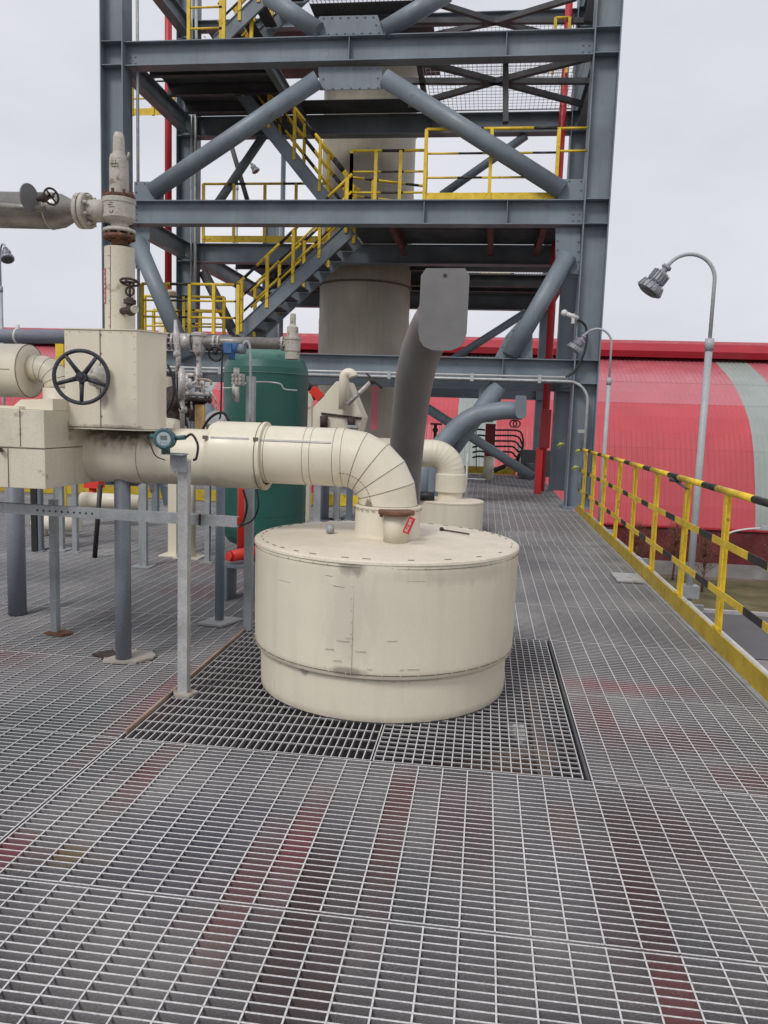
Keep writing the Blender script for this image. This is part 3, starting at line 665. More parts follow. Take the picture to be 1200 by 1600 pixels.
# far half of the roof
m = MB(); pr2 = [(98-y, z) for y, z in prof[::-1]]
vs = [(x, y, z) for x in (-35, 43) for y, z in pr2]; n = len(pr2); m.add(vs, [(i, i+1, n+i+1, n+i) for i in range(n-1)]); m.build('rear_roof', SHEETR, WH)
for xe in (-35, 43):
    m = MB(); poly = [(xe, y, z) for y, z in prof+pr2[1:]]+[(xe, 59.5, GZ), (xe, 38.5, GZ)]; m.prism(poly, (.2, 0, 0)); m.build('gable_wall', SHEETR, WH)
m = MB()
rp = [(47.4, 5.55), (47.2, 5.9), (47.5, 6.35), (48.3, 6.6), (49.5, 6.68), (50.7, 6.35), (51, 5.55)]
n = len(rp); m.add([(x, y, z) for x in (-35.3, 43.3) for y, z in rp], [(i, i+1, n+i+1, n+i) for i in range(n-1)]+[tuple(range(n)), tuple(range(n, 2*n))]); m.build('ridge_cowl', RIDGE, WH)
m = MB(); m.box(-35, 43, 38.35, 38.7, -4.85, -3.2); m.build('plinth_wall', PLINTHR, WH)
m = MB(); m.box(-35, 43, 38.2, 38.7, GZ-.02, -4.86); m.build('foundation', CONC, WH)
m = MB(); m.box(-35, 43, 38.25, 38.45, -3.24, -3.16); m.build('sill_flashing', RIDGE, WH)

# far things on the ground: saplings, distant street light
def sapling(x, y, h, label):
    t = thing('bare_sapling', label, 'tree', (x, y, GZ), 'bare saplings before the warehouse')
    m = MB(); m.tube([(x, y, GZ), (x+.05, y, GZ+h*.5), (x, y, GZ+h)], [.05, .035, .01], 6); m.build('trunk', BARK, t)
    m = MB(); rr = random.Random(int(x*10))
    for i in range(70):
        z = GZ+h*rr.uniform(.25, .95); a = rr.uniform(0, 2*PI); L = rr.uniform(.35, 1.0)*(1.2-(z-GZ)/h); p = V((x, y, z)); q = p+V((math.cos(a)*L, math.sin(a)*L, L*1.1))
        m.tube([p, q], [.014, .006], 4)
        for k in range(3):
            b = p.lerp(q, rr.uniform(.3, .9)); m.tube([b, b+V((rr.uniform(-.4, .4), rr.uniform(-.4, .4), rr.uniform(.1, .5)))], [.008, .004], 3)
    m.build('twigs', BARK, t)
for (x, y, h, l) in ((8.9, 36.8, 2.6, 'bare reddish sapling before the maroon wall, seen between the two lamp posts'), (9.6, 34.5, 2.2, 'small bare sapling on the dry grass just left of the near lamp post'), (7.2, 37.0, 2.4, 'bare bushy sapling nearest the tower before the maroon wall'), (13.2, 36.2, 2.4, 'bare sapling on the grass right of the near lamp post')):
    sapling(x, y, h, l)
sl_ = thing('street_light', 'white street light with a curved arm before the maroon wall, behind the near lamp post', 'street light', (10.2, 34, GZ))
m = MB(); m.tube([(10.2, 34, GZ), (10.2, 34, -3.1)], [.06, .045], 8); m.build('pole', WHITE, sl_)
m = MB(); m.tube(smoothpath([(10.2, 34, -3.1), (10.4, 34, -2.8), (11, 34, -2.62), (11.8, 34, -2.52)]), .04, 8); m.build('arm', WHITE, sl_)
m = MB(); m.box(11.6, 12.25, 33.9, 34.1, -2.56, -2.44); m.build('lamp_head', LAMPP, sl_)

# ================================================================== LAMP POSTS
def lamp_post(x, y, z0, ztop, hd, label, group='gooseneck lamp posts', pr=.033, flip=1, dirn=None):
    dd = V(dirn).normalized() if dirn else V((-flip, 0, 0))
    t = thing('lamp_post', label, 'lamp post', (x, y, z0), group)
    zc = ztop-.82
    m = MB(); m.cyl((x, y, z0), (x, y, zc), pr, n=14); m.build('pole', LAMPP, t)
    m = MB(); m.cyl((x, y, zc-.06), (x, y, zc+.05), pr*1.25, n=14); m.build('collar', LAMPP, t)
    rad = .235; c = V((x, y, ztop-rad))+dd*rad
    pts = [(x, y, zc), (x, y, ztop-rad)]+arc3(c, -dd, (0, 0, 1), rad, 0, R(150), 16)[1:]
    m = MB(); m.tube(pts, .018, 10); m.build('gooseneck', LAMPP, t)
    end = V(pts[-1]); dr = (V(pts[-1])-V(pts[-2])).normalized()
    hh = bpy.data.objects.new('lamp_head', None); COL.objects.link(hh); hh.parent = t; ORIG[hh.name] = ORIG[t.name]
    m = MB(); m.lathe(end, [(.0, -.01), (.042, -.01), (.048, .012), (.03, .03), (.03, .05), (.06, .065), (.072, .09), (.072, .16), (.085, .17), (.06, .185), (.10, .20), (.118, .235), (.118, .27), (.10, .275)], 24, axis=dr)
    u = dr.orthogonal().normalized(); w = dr.cross(u)
    for i in range(16):
        a = 2*PI*i/16; e = u*math.cos(a)+w*math.sin(a)
        m.bar(end+dr*.07+e*.076, end+dr*.16+e*.076, .006, .02, 0, e); m.bar(end+dr*.19+e*.10, end+dr*.265+e*.122, .006, .02, 0, e)
    m.build('housing', LAMPG, hh)
    m = MB(); m.lathe(end, [(.10, .272), (.09, .285), (.0, .29)], 24, axis=dr); m.build('glass', GLASS, hh)
lamp_post(2.05, 7.79, -.5, 3.12, None, 'taller gooseneck lamp post outside the railing with its head tilted left over the platform')
lamp_post(1.93, 13.05, -.5, at(940, 514, 13.05).z, None, 'smaller gooseneck lamp post just right of the front tower column')
m = MB(); m.box(1.95, 2.13, 7.72, 7.86, -.14, -.02); m.bar((1.62, 7.79, -.10), (2.0, 7.79, -.10), .06, .05); m.build('lamp_bracket', GALV2, deck)
xl = at(2, 480, 14.5)
lamp_post(xl.x, 14.5, 0, at(0, 384, 14.5).z, None, 'gooseneck lamp post at the far left edge with its dark lamp facing down', dirn=(.72, -.7, 0))
xl = at(371, 280, 24)
lamp_post(xl.x, 24, 0, at(385, 250, 24).z, None, 'far small lamp seen through the tower above the first floor beam', flip=-1)

# ================================================================== CENTRE DRUM
DC = V((-.53, 4.34, 0)); DX, DYc = DC.x, DC.y
DR = thing('insulated_drum', 'large cream clad squat drum standing on the grating in the centre foreground', 'drum', DC)
m = MB(); m.lathe(DC, [(.695, .006), (.70, .012)]+[(.70+.003*k/6, .012+.22*k/6) for k in range(1, 7)]+[(.69, .232)], 128); m.dent(DC, .0016, 4); m.build('lower_shell', CREAM_DRUM, DR)
m = MB(); m.lathe(DC, [(.70, .236), (.728, .236), (.735, .242)]+[(.735+.007*k/14, .242+.558*k/14) for k in range(1, 15)]+[(.738, .812)], 128); m.dent(DC, .0022, 9); m.build('upper_shell', CREAM_DRUM, DR)
m = MB(); m.lathe(DC, [(.742, .803), (.747, .806), (.744, .818), (.735, .824), (.60, .832), (.19, .842), (.0, .842)], 96); m.build('lid', LIDM, DR)
m = MB(); m.lathe(DC, [(.7035, .226), (.7055, .2265), (.7055, .231), (.7035, .232)], 96); m.lathe(DC, [(.7375, .258), (.7392, .259), (.7392, .2615), (.7375, .2625)], 96); m.build('seam_line', SEAM, DR)
m = MB(); m.lathe(DC, [(.7405, .786), (.7432, .787), (.7432, .7885), (.7405, .789)], 96)
rr_s = random.Random(2)
for i in range(44):
    if rr_s.random() < .25: continue
    a = 2*PI*(i+rr_s.uniform(-.15, .15))/44; p = DC+V((math.cos(a)*.705, math.sin(a)*.705, .8275)); tt = V((-math.sin(a), math.cos(a), 0)); m.bar(p-tt*.022, p+tt*rr_s.uniform(.008, .02), .003, .003)
m.build('lid_seam', SEAM, DR)
m = MB()
for ang, z0, z1 in ((-95, .26, .8), (150, .01, .23), (-137, .05, .2)):
    a = R(ang); rr_ = .7395 if z0 > .24 else .7035
    m.bar(DC+V((math.cos(a)*rr_, math.sin(a)*rr_, z0)), DC+V((math.cos(a)*rr_, math.sin(a)*rr_, z1)), .003, .003)
m.build('vertical_joint', CREAMD, DR)
m = MB(); rr2 = random.Random(3)
for i in range(14):
    a = R(-95+rr2.gauss(0, 16)); z = rr2.choice([.30, .33, .36, .68, .74, .78, .42])+rr2.uniform(-.02, .02); L = rr2.uniform(.02, .09)
    p = [DC+V((math.cos(a+k*L/.74/3)*.7402, math.sin(a+k*L/.74/3)*.7402, z+rr2.uniform(-.002, .002))) for k in range(4)]
    m.tube(p, .0011, 4)
m.build('scratches', SCUFF, DR, kind='stuff')
m = MB(); rr3 = random.Random(11)
for i in range(60):
    a = R(rr3.uniform(-165, -15)); q = rr3.uniform(.66, .705); p = DC+V((math.cos(a)*q, math.sin(a)*q, -.03)); d = V((math.cos(a+rr3.uniform(-1, 1)), math.sin(a+rr3.uniform(-1, 1)), 0)); m.bar(p, p+d*rr3.uniform(.02, .05)+Z_*.004, .022, .003)
m.build('torn_sealing_strip', CABLE, DR, kind='stuff')
m = MB()
for k, rr_, z_ in ((60, .7045, .218), (52, .7405, .262), (58, .7435, .794)):
    for i in range(k):
        a = 2*PI*i/k; p = DC+V((math.cos(a)*rr_, math.sin(a)*rr_, z_)); m.ball(p, .0032, 5)
for i in range(9): a = R(-95.6); m.ball(DC+V((math.cos(a)*.741, math.sin(a)*.741, .29+i*.058)), .003, 5)
m.build('rivet', CREAMD, DR, kind='stuff')
# neck, lug, latch
NK = MB(); NK.lathe(DC, [(.19, .838), (.186, .86), (.184, 1.0), (.19, 1.004), (.19, 1.014), (.17, 1.016)], 48); NK.build('neck', CREAM, DR)
m = MB()
for i in range(30):
    a = 2*PI*i/30; p = DC+V((math.cos(a)*.191, math.sin(a)*.191, .995)); tt = V((-math.sin(a), math.cos(a), 0)); m.bar(p-tt*.012, p+tt*.012, .003, .003)
m.build('neck_seam', SEAM, DR)
lg = onz(516, 832, .845); m = MB(); m.cyl(lg, lg+Z_*.045, .024, .019, n=12); m.build('lifting_stub', GALV2, DR)
la, lb = onz(690, 829, .838), onz(733, 836, .838); m = MB(); m.tube([la+Z_*.006, lb+Z_*.006], .005, 6); m.ball(la+Z_*.008, .014, 8); m.build('latch_rod', RUSTD, DR)
c_ = at(619, 800, 4.10)
m = MB(); m.cyl((c_.x, 4.12, .84), (c_.x, 4.12, c_.z-.014), .066, n=28); m.build('nozzle', CREAMD, DR)
m = MB(); m.cyl((c_.x, 4.12, c_.z-.014), (c_.x, 4.12, c_.z+.006), .098, n=28); m.cyl((c_.x-.08, 4.1, c_.z-.012), (c_.x-.08, 4.1, c_.z-.03), .009, n=8); m.build('rusty_plate', RUSTM, DR)
# red tag with lettering
def text_obj(txt, size, loc, mat, parent, rot, ext=.0006, sx=1):
    cu = bpy.data.curves.new('lettering', 'FONT'); cu.body = txt; cu.size = size; cu.extrude = ext; cu.align_x = 'CENTER'; cu.align_y = 'CENTER'
    ob = bpy.data.objects.new('lettering', cu); COL.objects.link(ob); dg = bpy.context.evaluated_depsgraph_get(); me = bpy.data.meshes.new_from_object(ob.evaluated_get(dg))
    bpy.data.objects.remove(ob); me.materials.clear(); me.materials.append(mat)
    ob = bpy.data.objects.new('lettering', me); COL.objects.link(ob); ob.parent = parent; ob.location = V(loc)-ORIG[parent.name]; ob.rotation_euler = rot; ob.scale = (sx, 1, 1); return ob
tg = at(639, 821, 4.02); T = thing('warning_tag', 'small red tag with white lettering hanging from the rusty plate on the drum neck', 'tag', tg)
m = MB(); ax = V((math.sin(R(22)), 0, math.cos(R(22)))); m.bar(tg-ax*.046, tg+ax*.046, .036, .002, 0, (0, 1, .15)); m.build('card', RED, T)
text_obj('禁止操作', .019, tg+V((0, -.003, 0)), WTEXT, T, (R(90), R(-68), 0))
m = MB(); m.tube([tg+ax*.05, tg+ax*.062+V((0, .02, 0))], .001, 4); m.build('string', SEAM, T)

# ================================================================== MAIN INSULATED PIPE WITH ELBOW
PZ = 1.272; PR = .165; BR = .255
MP = thing('insulated_pipe', 'large cream clad pipe crossing from the left and bending down into the drum', 'pipe', (-1.6, 4.34, 1.1))
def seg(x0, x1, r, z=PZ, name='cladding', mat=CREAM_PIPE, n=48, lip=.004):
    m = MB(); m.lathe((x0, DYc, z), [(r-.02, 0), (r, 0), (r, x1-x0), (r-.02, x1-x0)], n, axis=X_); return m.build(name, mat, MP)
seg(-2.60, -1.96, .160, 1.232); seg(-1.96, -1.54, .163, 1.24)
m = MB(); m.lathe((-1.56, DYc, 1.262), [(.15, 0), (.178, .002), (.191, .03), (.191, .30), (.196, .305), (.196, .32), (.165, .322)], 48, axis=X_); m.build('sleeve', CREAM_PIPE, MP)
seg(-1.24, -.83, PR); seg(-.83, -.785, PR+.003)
# hinge strips
m = MB(); m.bar((-1.24, DYc-PR*.86, PZ+PR*.52), (-.84, DYc-PR*.86, PZ+PR*.52), .006, .012); m.bar((-1.52, DYc-.191*.86, 1.262+.191*.53), (-1.3, DYc-.191*.86, 1.262+.191*.53), .006, .01)
m.build('clip_strip', WHITE, MP)
m = MB()
for px_, r_, z_ in ((-1.22, PR+.001, PZ), (-1.0, PR+.0005, PZ), (-.96, PR+.0005, PZ), (-.83, PR+.004, PZ), (-1.545, .1785, 1.262), (-1.265, .1925, 1.262), (-1.96, .1635, 1.236)):
    m.torus((px_, DYc, z_), X_, r_, .0012 if r_ < .19 else .002, 48, 4)
m.bar((-1.24, DYc-PR*.87, PZ+PR*.49), (-.84, DYc-PR*.87, PZ+PR*.49), .003, .003)
m.build('seam_line', SEAM, MP)
m = MB()
for p in ((-1.55, .02), (-1.26, .02)): m = MB(); m.bar((p[0]-.012, DYc-.17, 1.262+.10), (p[0]+.015, DYc-.17, 1.262+.10), .012, .02); m.build('latch', SEAM, MP)
ec = V((-.53-BR, DYc, PZ-BR)); NSEG = 5
for i in range(NSEG):
    a0, a1 = PI/2*(1-i/NSEG), PI/2*(1-(i+1)/NSEG)
    m = MB(); ring = []
    n = 48
    for a in (a0, a1):
        d = V((math.cos(a), 0, math.sin(a)))
        sc = 1/math.cos((a0-a1)/2)
        for j in range(n):
            t = 2*PI*j/n; ring.append(ec + d*(BR+ (PR+.001)*math.cos(t)*1.0)*1 + Y_*PR*math.sin(t))
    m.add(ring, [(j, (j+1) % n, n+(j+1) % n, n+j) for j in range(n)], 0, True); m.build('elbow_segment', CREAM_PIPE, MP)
m = MB()
for i in range(NSEG+1):
    a = PI/2*(1-i/NSEG); d = V((math.cos(a), 0, math.sin(a)))
    m.tube([ec+d*(BR+(PR+.0015)*math.cos(2*PI*j/40))+Y_*(PR+.0015)*math.sin(2*PI*j/40) for j in range(41)], .0016, 4, cap=False)
for a in range(0, 91, 3):
    d = V((math.cos(R(a)), 0, math.sin(R(a)))); th = R(118)
    p = ec+d*(BR+(PR+.002)*math.cos(th))-Y_*(PR+.002)*math.sin(th)
    if a % 6 == 0: m.bar(p-V((-d.z, 0, d.x))*.006, p+V((-d.z, 0, d.x))*.006, .003, .003)
m.build('elbow_seam', SEAM, MP)
m = MB(); m.cyl((-.53, DYc, PZ-BR-.004), (-.53, DYc, 1.005), PR, n=48); m.build('drop', CREAM, MP)

# ================================================================== VALVE BOX + HANDWHEEL
VB = thing('valve_box', 'cream sheet metal box above the left pipe with a black handwheel in front', 'valve box', (-2.05, 4.2, 1.4))
q = [at(100, 515, 4.05), at(213, 518, 4.05), at(213, 672, 4.05), at(103, 662, 4.05)]
xa, xb, xc = q[0].x, q[1].x, at(260, 600, 4.2).x; xd = at(256, 600, 4.62).x
zt, zb = 1.925, 1.395
m = MB(); m.prism([(xa, 4.05, zb), (xb, 4.05, zb), (xc, 4.2, zb), (xd, 4.62, zb), (xa, 4.62, zb)], (0, 0, zt-zb)); m.build('casing', CREAM_BOX, VB, bev=.004)
m = MB(); xj = at(157, 590, 4.05).x
m.bar((xj, 4.048, zb), (xj, 4.048, zt), .0035, .003); 
for k in range(9): m.bar((xb+.004+k*.0115, 4.052+k*.0165, zt+.004), (xb+.009+k*.0115, 4.06+k*.0165, zt+.004), .006, .006)
for z in (1.46, 1.57, 1.80, 1.90): m.cyl((xj+.004, 4.05, z), (xj+.004, 4.044, z), .004, n=8)
m.bar((xa+.01, 4.05, zb+.004), (xb, 4.05, zb+.004), .003, .003)
m.build('panel_joint', SEAM, VB)
m = MB(); m.prism([(xa-.006, 4.044, zt), (xb+.002, 4.044, zt), (xc+.006, 4.197, zt), (xd+.006, 4.626, zt), (xa-.006, 4.626, zt)], (0, 0, .006)); m.build('lid', CREAM, VB)
m = MB(); m.prism([(xa-.004, 4.044, zb-.008), (xb, 4.044, zb-.008), (xc+.004, 4.2, zb-.008), (xd+.004, 4.62, zb-.008), (xa-.004, 4.62, zb-.008)], (0, 0, .007)); m.build('bottom_flange', CREAMD, VB)
m = MB()
for i in range(8):
    z_ = zb+.03+i*(zt-zb-.06)/7
    for x_ in (xa+.012, xb-.012): m.ball((x_, 4.049, z_), .0032, 5)
for i in range(7):
    for z_ in (zb+.012, zt-.012): m.ball((xa+.03+i*(xb-xa-.06)/6, 4.049, z_), .0032, 5)
m.build('rivet', CREAMD, VB, kind='stuff')
wc = at(127, 589, 3.80); wn_ = V((.30, -1, .0)).normalized()
HW = bpy.data.objects.new('handwheel', None); COL.objects.link(HW); HW.parent = VB; ORIG[HW.name] = ORIG[VB.name]
WR = .133
m = MB(); m.torus(wc, wn_, WR, .0105, 48, 10); m.build('rim', WHEELM, HW)
u = Z_; w = wn_.cross(u).normalized(); m = MB()
for i in range(5):
    a = R(-90+72*i); e = w*math.cos(a)+u*math.sin(a)
    m.tube([wc-wn_*.012+e*.02, wc-wn_*.006+e*.07, wc+e*(WR-.003)], [.014, .011, .010], 8)
m.build('spoke', WHEELM, HW)
m = MB(); m.cyl(wc-wn_*.035, wc+wn_*.008, .028, n=20); m.cyl(wc+wn_*.008, wc+wn_*.016, .012, n=6, sm=False); m.build('hub', WHEELM, HW)
gb = at(153, 590, 4.0); m = MB(); m.tube([wc-wn_*.02, gb], .014, 10); m.build('stem', VALVE, HW)
m = MB(); m.lathe(gb, [(.0, -.05), (.035, -.05), (.045, -.03), (.052, 0), (.045, .03), (.03, .055), (0, .055)], 20, axis=(.3, 0, 1)); m.cyl(gb+V((-.03, -.03, .03)), gb+V((.04, .03, .045)), .025, n=12)
m.cyl(gb+V((0, 0, -.06)), gb+V((0, 0, .075)), .012, n=8); m.box(gb.x-.03, gb.x+.04, gb.y, 4.05, gb.z-.035, gb.z+.03); m.build('gearbox', VALVE, VB)

# ================================================================== RELIEF VALVE COLUMN
RX, RYv = -2.131, 4.35
RV = thing('relief_valve', 'pale weathered spring relief valve on top of the upright cream pipe with rusty flanges', 'valve', (RX, RYv, 2.43))
prof_ = [(.0, 0), (.05, 0)]
m = MB(); m.cyl((RX, RYv, 2.43), (RX, RYv, 2.50), .045, n=16); m.flange((RX, RYv, 2.475), Z_, .088, .022, 8); m.build('lower_flange', RUSTM, RV)
m = MB(); m.flange((RX, RYv, 2.508), Z_, .090, .018, 8, m=0); m.lathe((RX, RYv, 2.517), [(.05, 0), (.048, .02), (.05, .03), (.075, .045), (.088, .06), (.088, .14), (.092, .142), (.092, .168), (.0, .168)], 32); m.build('body', VALVE, RV)
m = MB(); m.lathe((RX, RYv, 2.688), [(.08, 0), (.088, .004), (.088, .016), (.0, .018)], 32); 
for i in range(8):
    a = 2*PI*i/8; m.cyl((RX+.078*math.cos(a), RYv+.078*math.sin(a), 2.66), (RX+.078*math.cos(a), RYv+.078*math.sin(a), 2.725), .009, n=6, sm=False)
m.build('bonnet_flange', RUSTM, RV)
m = MB(); m.lathe((RX, RYv, 2.70), [(.054, 0), (.052, .20), (.047, .222), (.036, .226), (.033, .24), (.030, .32), (.022, .345), (.0, .35)], 28); m.cyl((RX+.05, RYv, 2.90), (RX+.06, RYv, 2.94), .006, n=6); m.build('spring_bonnet', VALVE, RV)
# embossed casting marks
m = MB()
for dx, dz, L_ in ((-.012, .0, .03), (-.004, .012, .02), (0, -.012, .03), (.004, .03, .012)): m.bar((RX+dx-L_/2, RYv-.0885, 2.635+dz), (RX+dx+L_/2, RYv-.0885, 2.635+dz), .002, .003)
m.torus((RX-.005, RYv-.0885, 2.60), Y_, .009, .002, 10, 4, arc=4.2); m.bar((RX-.028, RYv-.053, 2.865), (RX+.02, RYv-.053, 2.865), .002, .004); m.bar((RX-.02, RYv-.053, 2.85), (RX+.026, RYv-.053, 2.85), .002, .003); m.bar((RX, RYv-.053, 2.84), (RX+.006, RYv-.053, 2.885), .002, .003)
m.build('casting_mark', SEAM, RV)
m = MB(); fz_ = 2.622
m.cyl((RX-.07, RYv, fz_), (RX-.19, RYv, fz_), .062, n=24); m.flange((RX-.195, RYv, fz_), X_, .098, .028, 8, bl=.075); m.flange((RX-.228, RYv, fz_), X_, .098, .026, 0); m.build('outlet_flange', VALVE, RV)
m = MB(); m.cyl((RX-.2135, RYv, fz_), (RX-.2105, RYv, fz_), .09, n=24); m.build('gasket', CABLE, RV)
DP = thing('discharge_pipe', 'stained grey stainless discharge pipe entering from the left to the relief valve', 'pipe', (-2.7, RYv, 2.5))
m = MB(); m.lathe((RX-.243, RYv, fz_), [(.05, 0), (.05, .02), (.062, .04), (.092, .10), (.1, .15), (.1, .17)], 32, axis=(-1, 0, 0)); m.build('reducer', STAIN, DP)
m = MB(); m.cyl((RX-.413, RYv, fz_), (-5.2, RYv, fz_+.05), .1, n=32); m.build('run', STAIN, DP)
m = MB(); m.torus((RX-.413, RYv, fz_), X_, .1, .004, 32, 6); m.build('weld_bead', VALVE, DP)
DV = thing('drain_valve', 'small rusty handwheel valve with a round disc in front of the stained discharge pipe', 'valve', (-2.62, 4.15, 2.6))
p0 = at(45, 325, 4.1)
m = MB(); m.cyl(at(0, 322, 4.15), at(70, 327, 4.15), .018, n=12); m.build('branch', STAIN, DV)
m = MB(); dn = V((.99, -.12, 0)); m.cyl(at(46, 309, 4.1)-dn*.004, at(46, 309, 4.1)+dn*.004, .074, n=28); m.build('disc', EXH2, DV)
m = MB(); pa, pb = at(58, 312, 4.1), at(78, 307, 4.1); m.cyl(pa, pb, .012, n=10); m.ball((pa+pb)/2, .024, 12); m.cyl(pb, at(84, 307, 4.1), .008, n=8); m.build('bonnet', RUSTD, DV)
m = MB(); c = at(80, 307, 4.1); m.torus(c, (1, -.55, 0), .042, .006, 24, 6)
for i in range(4):
    e = (Z_*math.cos(R(45+90*i))+V((.55, 1, 0)).normalized()*math.sin(R(45+90*i))); m.tube([c, c+e*.042], .005, 6)
m.build('handwheel', RUSTD, DV)

UP = thing('upright_pipe', 'upright cream clad pipe with a red label under the relief valve, left side', 'pipe', (RX, RYv, 1.93))
m = MB(); m.lathe((RX, RYv, 1.931), [(.084, 0), (.084, .485), (.07, .487), (0, .488)], 36); m.build('cladding', CREAMD, UP)
m = MB(); m.bar((RX-.018, RYv-.0835, 1.95), (RX-.014, RYv-.0835, 2.41), .003, .002)
for z in (1.97, 2.02, 2.11, 2.2, 2.29, 2.36): m.cyl((RX-.024, RYv-.083, z), (RX-.024, RYv-.087, z), .0025, n=6)
m.build('joint', SEAM, UP)
th = R(222); lb_ = V((RX+.0852*math.cos(th), RYv+.0852*math.sin(th), 2.195)); tang = V((-math.sin(th), math.cos(th), 0))
m = MB(); nl = V((math.cos(th), math.sin(th), 0)); m.bar(lb_-Z_*.098, lb_+Z_*.098, .034, .0016, 0, nl); m.build('label', RED, UP)
text_obj('→ 高压蒸汽管道', .026, lb_+nl*.0012, WTEXT, UP, (R(90), R(90), th+PI/2), .0003)
th2 = 0
RVv = thing('root_valve', 'dark rusted small gate valve sticking out of the upright cream pipe', 'valve', (RX+.09, 4.28, 2.1))
c = at(203, 485, 4.25)
m = MB(); m.cyl((RX+.03, RYv-.05, c.z), (c.x-.01, 4.25, c.z), .02, n=12); m.cyl((c.x-.02, 4.25, c.z), (c.x+.05, 4.2, c.z), .017, n=12); m.ball((c.x+.005, 4.25, c.z), .032, 14); m.cyl((c.x, 4.25, c.z), (c.x, 4.25, c.z+.07), .02, n=12); m.box(c.x-.026, c.x+.026, 4.225, 4.275, c.z+.035, c.z+.06); m.build('body', RUSTD, RVv)
m = MB(); m.torus((c.x+.0, 4.25, c.z+.105), Y_, .024, .006, 20, 6); m.cyl((c.x, 4.25, c.z+.06), (c.x, 4.25, c.z+.155), .007, n=8); m.build('yoke', RUSTD, RVv)
m = MB(); m.torus((c.x, 4.25, c.z+.155), (0, .25, 1), .05, .007, 24, 6); 
for i in range(4): m.tube([(c.x, 4.25, c.z+.155), (c.x+.05*math.cos(PI/2*i), 4.25+.05*math.sin(PI/2*i), c.z+.155)], .006, 6)
m.build('handwheel', RUSTD, RVv)
m = MB(); m.cyl((c.x+.045, 4.204, c.z), (c.x+.06, 4.193, c.z), .021, n=12); m.build('cap', VALVE, RVv)

# ================================================================== LEFT INSULATED BOX, VESSEL, ELBOW
LB = thing('insulation_box', 'cream sheet metal insulation box with rust streaks at the left edge', 'box', (-2.6, 4, 1.07))
bx = at(70, 700, 3.8).x
m = MB(); m.box(-3.3, bx, 3.80, 4.75, 1.07, 1.28); m.build('lower_casing', CREAMD, LB, bev=.003)
m = MB(); m.box(-3.3, bx-.004, 3.805, 4.75, 1.284, 1.482); m.build('upper_casing', CREAMD, LB, bev=.003)
m = MB(); m.bar((-3.3, 3.80, 1.282), (bx, 3.80, 1.282), .004, .004); jx = at(13, 720, 3.8).x; m.bar((jx, 3.798, 1.07), (jx, 3.798, 1.28), .003, .003); jx = at(31, 680, 3.8).x; m.bar((jx, 3.803, 1.29), (jx, 3.803, 1.48), .003, .003); m.build('joint', SEAM, LB)
m = MB(); xq = at(38, 645, 3.9).x; m.box(-3.3, xq, 3.85, 4.3, 1.484, 1.50); m.prism([(xq-.08, 3.9, 1.484), (bx-.01, 3.9, 1.484), (bx-.01, 3.9, 1.545), (xq-.02, 3.9, 1.535)], (0, .5, 0)); m.build('top_flashing', CREAM, LB)
m = MB(); m.cyl(at(1, 703, 3.795), at(1, 703, 3.77), .012, n=10); m.build('knob', RUSTD, LB)
VS = thing('insulated_vessel', 'cream clad horizontal cylinder end at the left edge above the insulation box', 'vessel', (-3.2, 5.0, 1.5))
vc = at(50, 580, 5.0)
m = MB(); m.lathe((vc.x, 5.0, vc.z), [(.0, 0), (.15, 0), (.176, .01), (.18, .02), (.18, 1.4)], 48, axis=(-1, 0, 0)); m.build('cladding', CREAM, VS)
m = MB(); m.torus((vc.x-.01, 5, vc.z), X_, .178, .003, 40, 5); m.bar((vc.x-.9, 5-.18, vc.z-.0), (vc.x-.05, 5-.18, vc.z), .003, .004); m.build('seam_line', SEAM, VS)
eb = vc+V((.0, 0, .02)); cc = V((eb.x+.06, 5, eb.z-.14))
m = MB(); m.tube([(eb.x, 5, eb.z)]+arc3((eb.x+.06, 5, eb.z-.13), (0, 0, 1), (1, 0, 0), .13, 0, PI/2, 10), .088, 28); m.cyl((eb.x+.19, 5, eb.z-.13), (eb.x+.19, 5, eb.z-.5), .10, n=28); m.build('elbow', CREAM, VS)
m = MB()
for i in range(5):
    a = PI/2*i/4; d = V((math.sin(a), 0, math.cos(a))); c = V((eb.x+.06, 5, eb.z-.13))+d*.13; t_ = V((math.cos(a), 0, -math.sin(a))); m.torus(c, t_, .0885, .0015, 32, 4)
m.build('elbow_seam', SEAM, VS)
gp = thing('grey_header_pipe', 'grey horizontal pipe behind the valve box at the left with a pale clamp', 'pipe', (-5, 7, 2.1))
m = MB(); m.cyl((-6.5, 7, at(0, 526, 7).z), (-3.6, 7, at(100, 526, 7).z), .065, n=20); m.build('run', POST, gp)
m = MB(); z = at(28, 526, 7).z; x = at(28, 526, 7).x; m.torus((x, 7, z), X_, .07, .012, 24, 6); m.cyl((x, 7, z), (x-.0, 7, z+.11), .02, n=8); m.build('clamp', WHITE, gp)

# ================================================================== SUPPORT POSTS
def post(px, py_top, y, xw, mat, label, name='support_post', kind='round', top=None, z0=0.0, base=True, group='posts under the pipes'):
    x = px; t = thing(name, label, 'post', (x, y, z0), group)
    zt_ = py_top
    if kind == 'round':
        m = MB(); m.cyl((x, y, z0), (x, y, zt_), xw/2, n=24); m.build('shaft', mat, t)
    elif kind == 'angle':
        m = MB(); m.box(x-xw/2, x+xw/2, y-xw/2, y-xw/2+.006, z0, zt_); m.box(x-xw/2, x-xw/2+.006, y-xw/2+.006, y+xw/2, z0, zt_); m.build('shaft', mat, t)
    elif kind == 'channel':
        m = MB(); m.box(x-xw/2, x+xw/2, y-.02, y-.013, z0, zt_); m.box(x-xw/2, x-xw/2+.006, y-.013, y+.03, z0, zt_); m.box(x+xw/2-.006, x+xw/2, y-.013, y+.03, z0, zt_); m.build('shaft', mat, t)
    if base:
        m = MB(); s_ = xw*1.25; m.box(x-s_, x+s_, y-s_, y+s_, z0-.002, z0+.008); m.build('base_plate', mat, t)
    return t
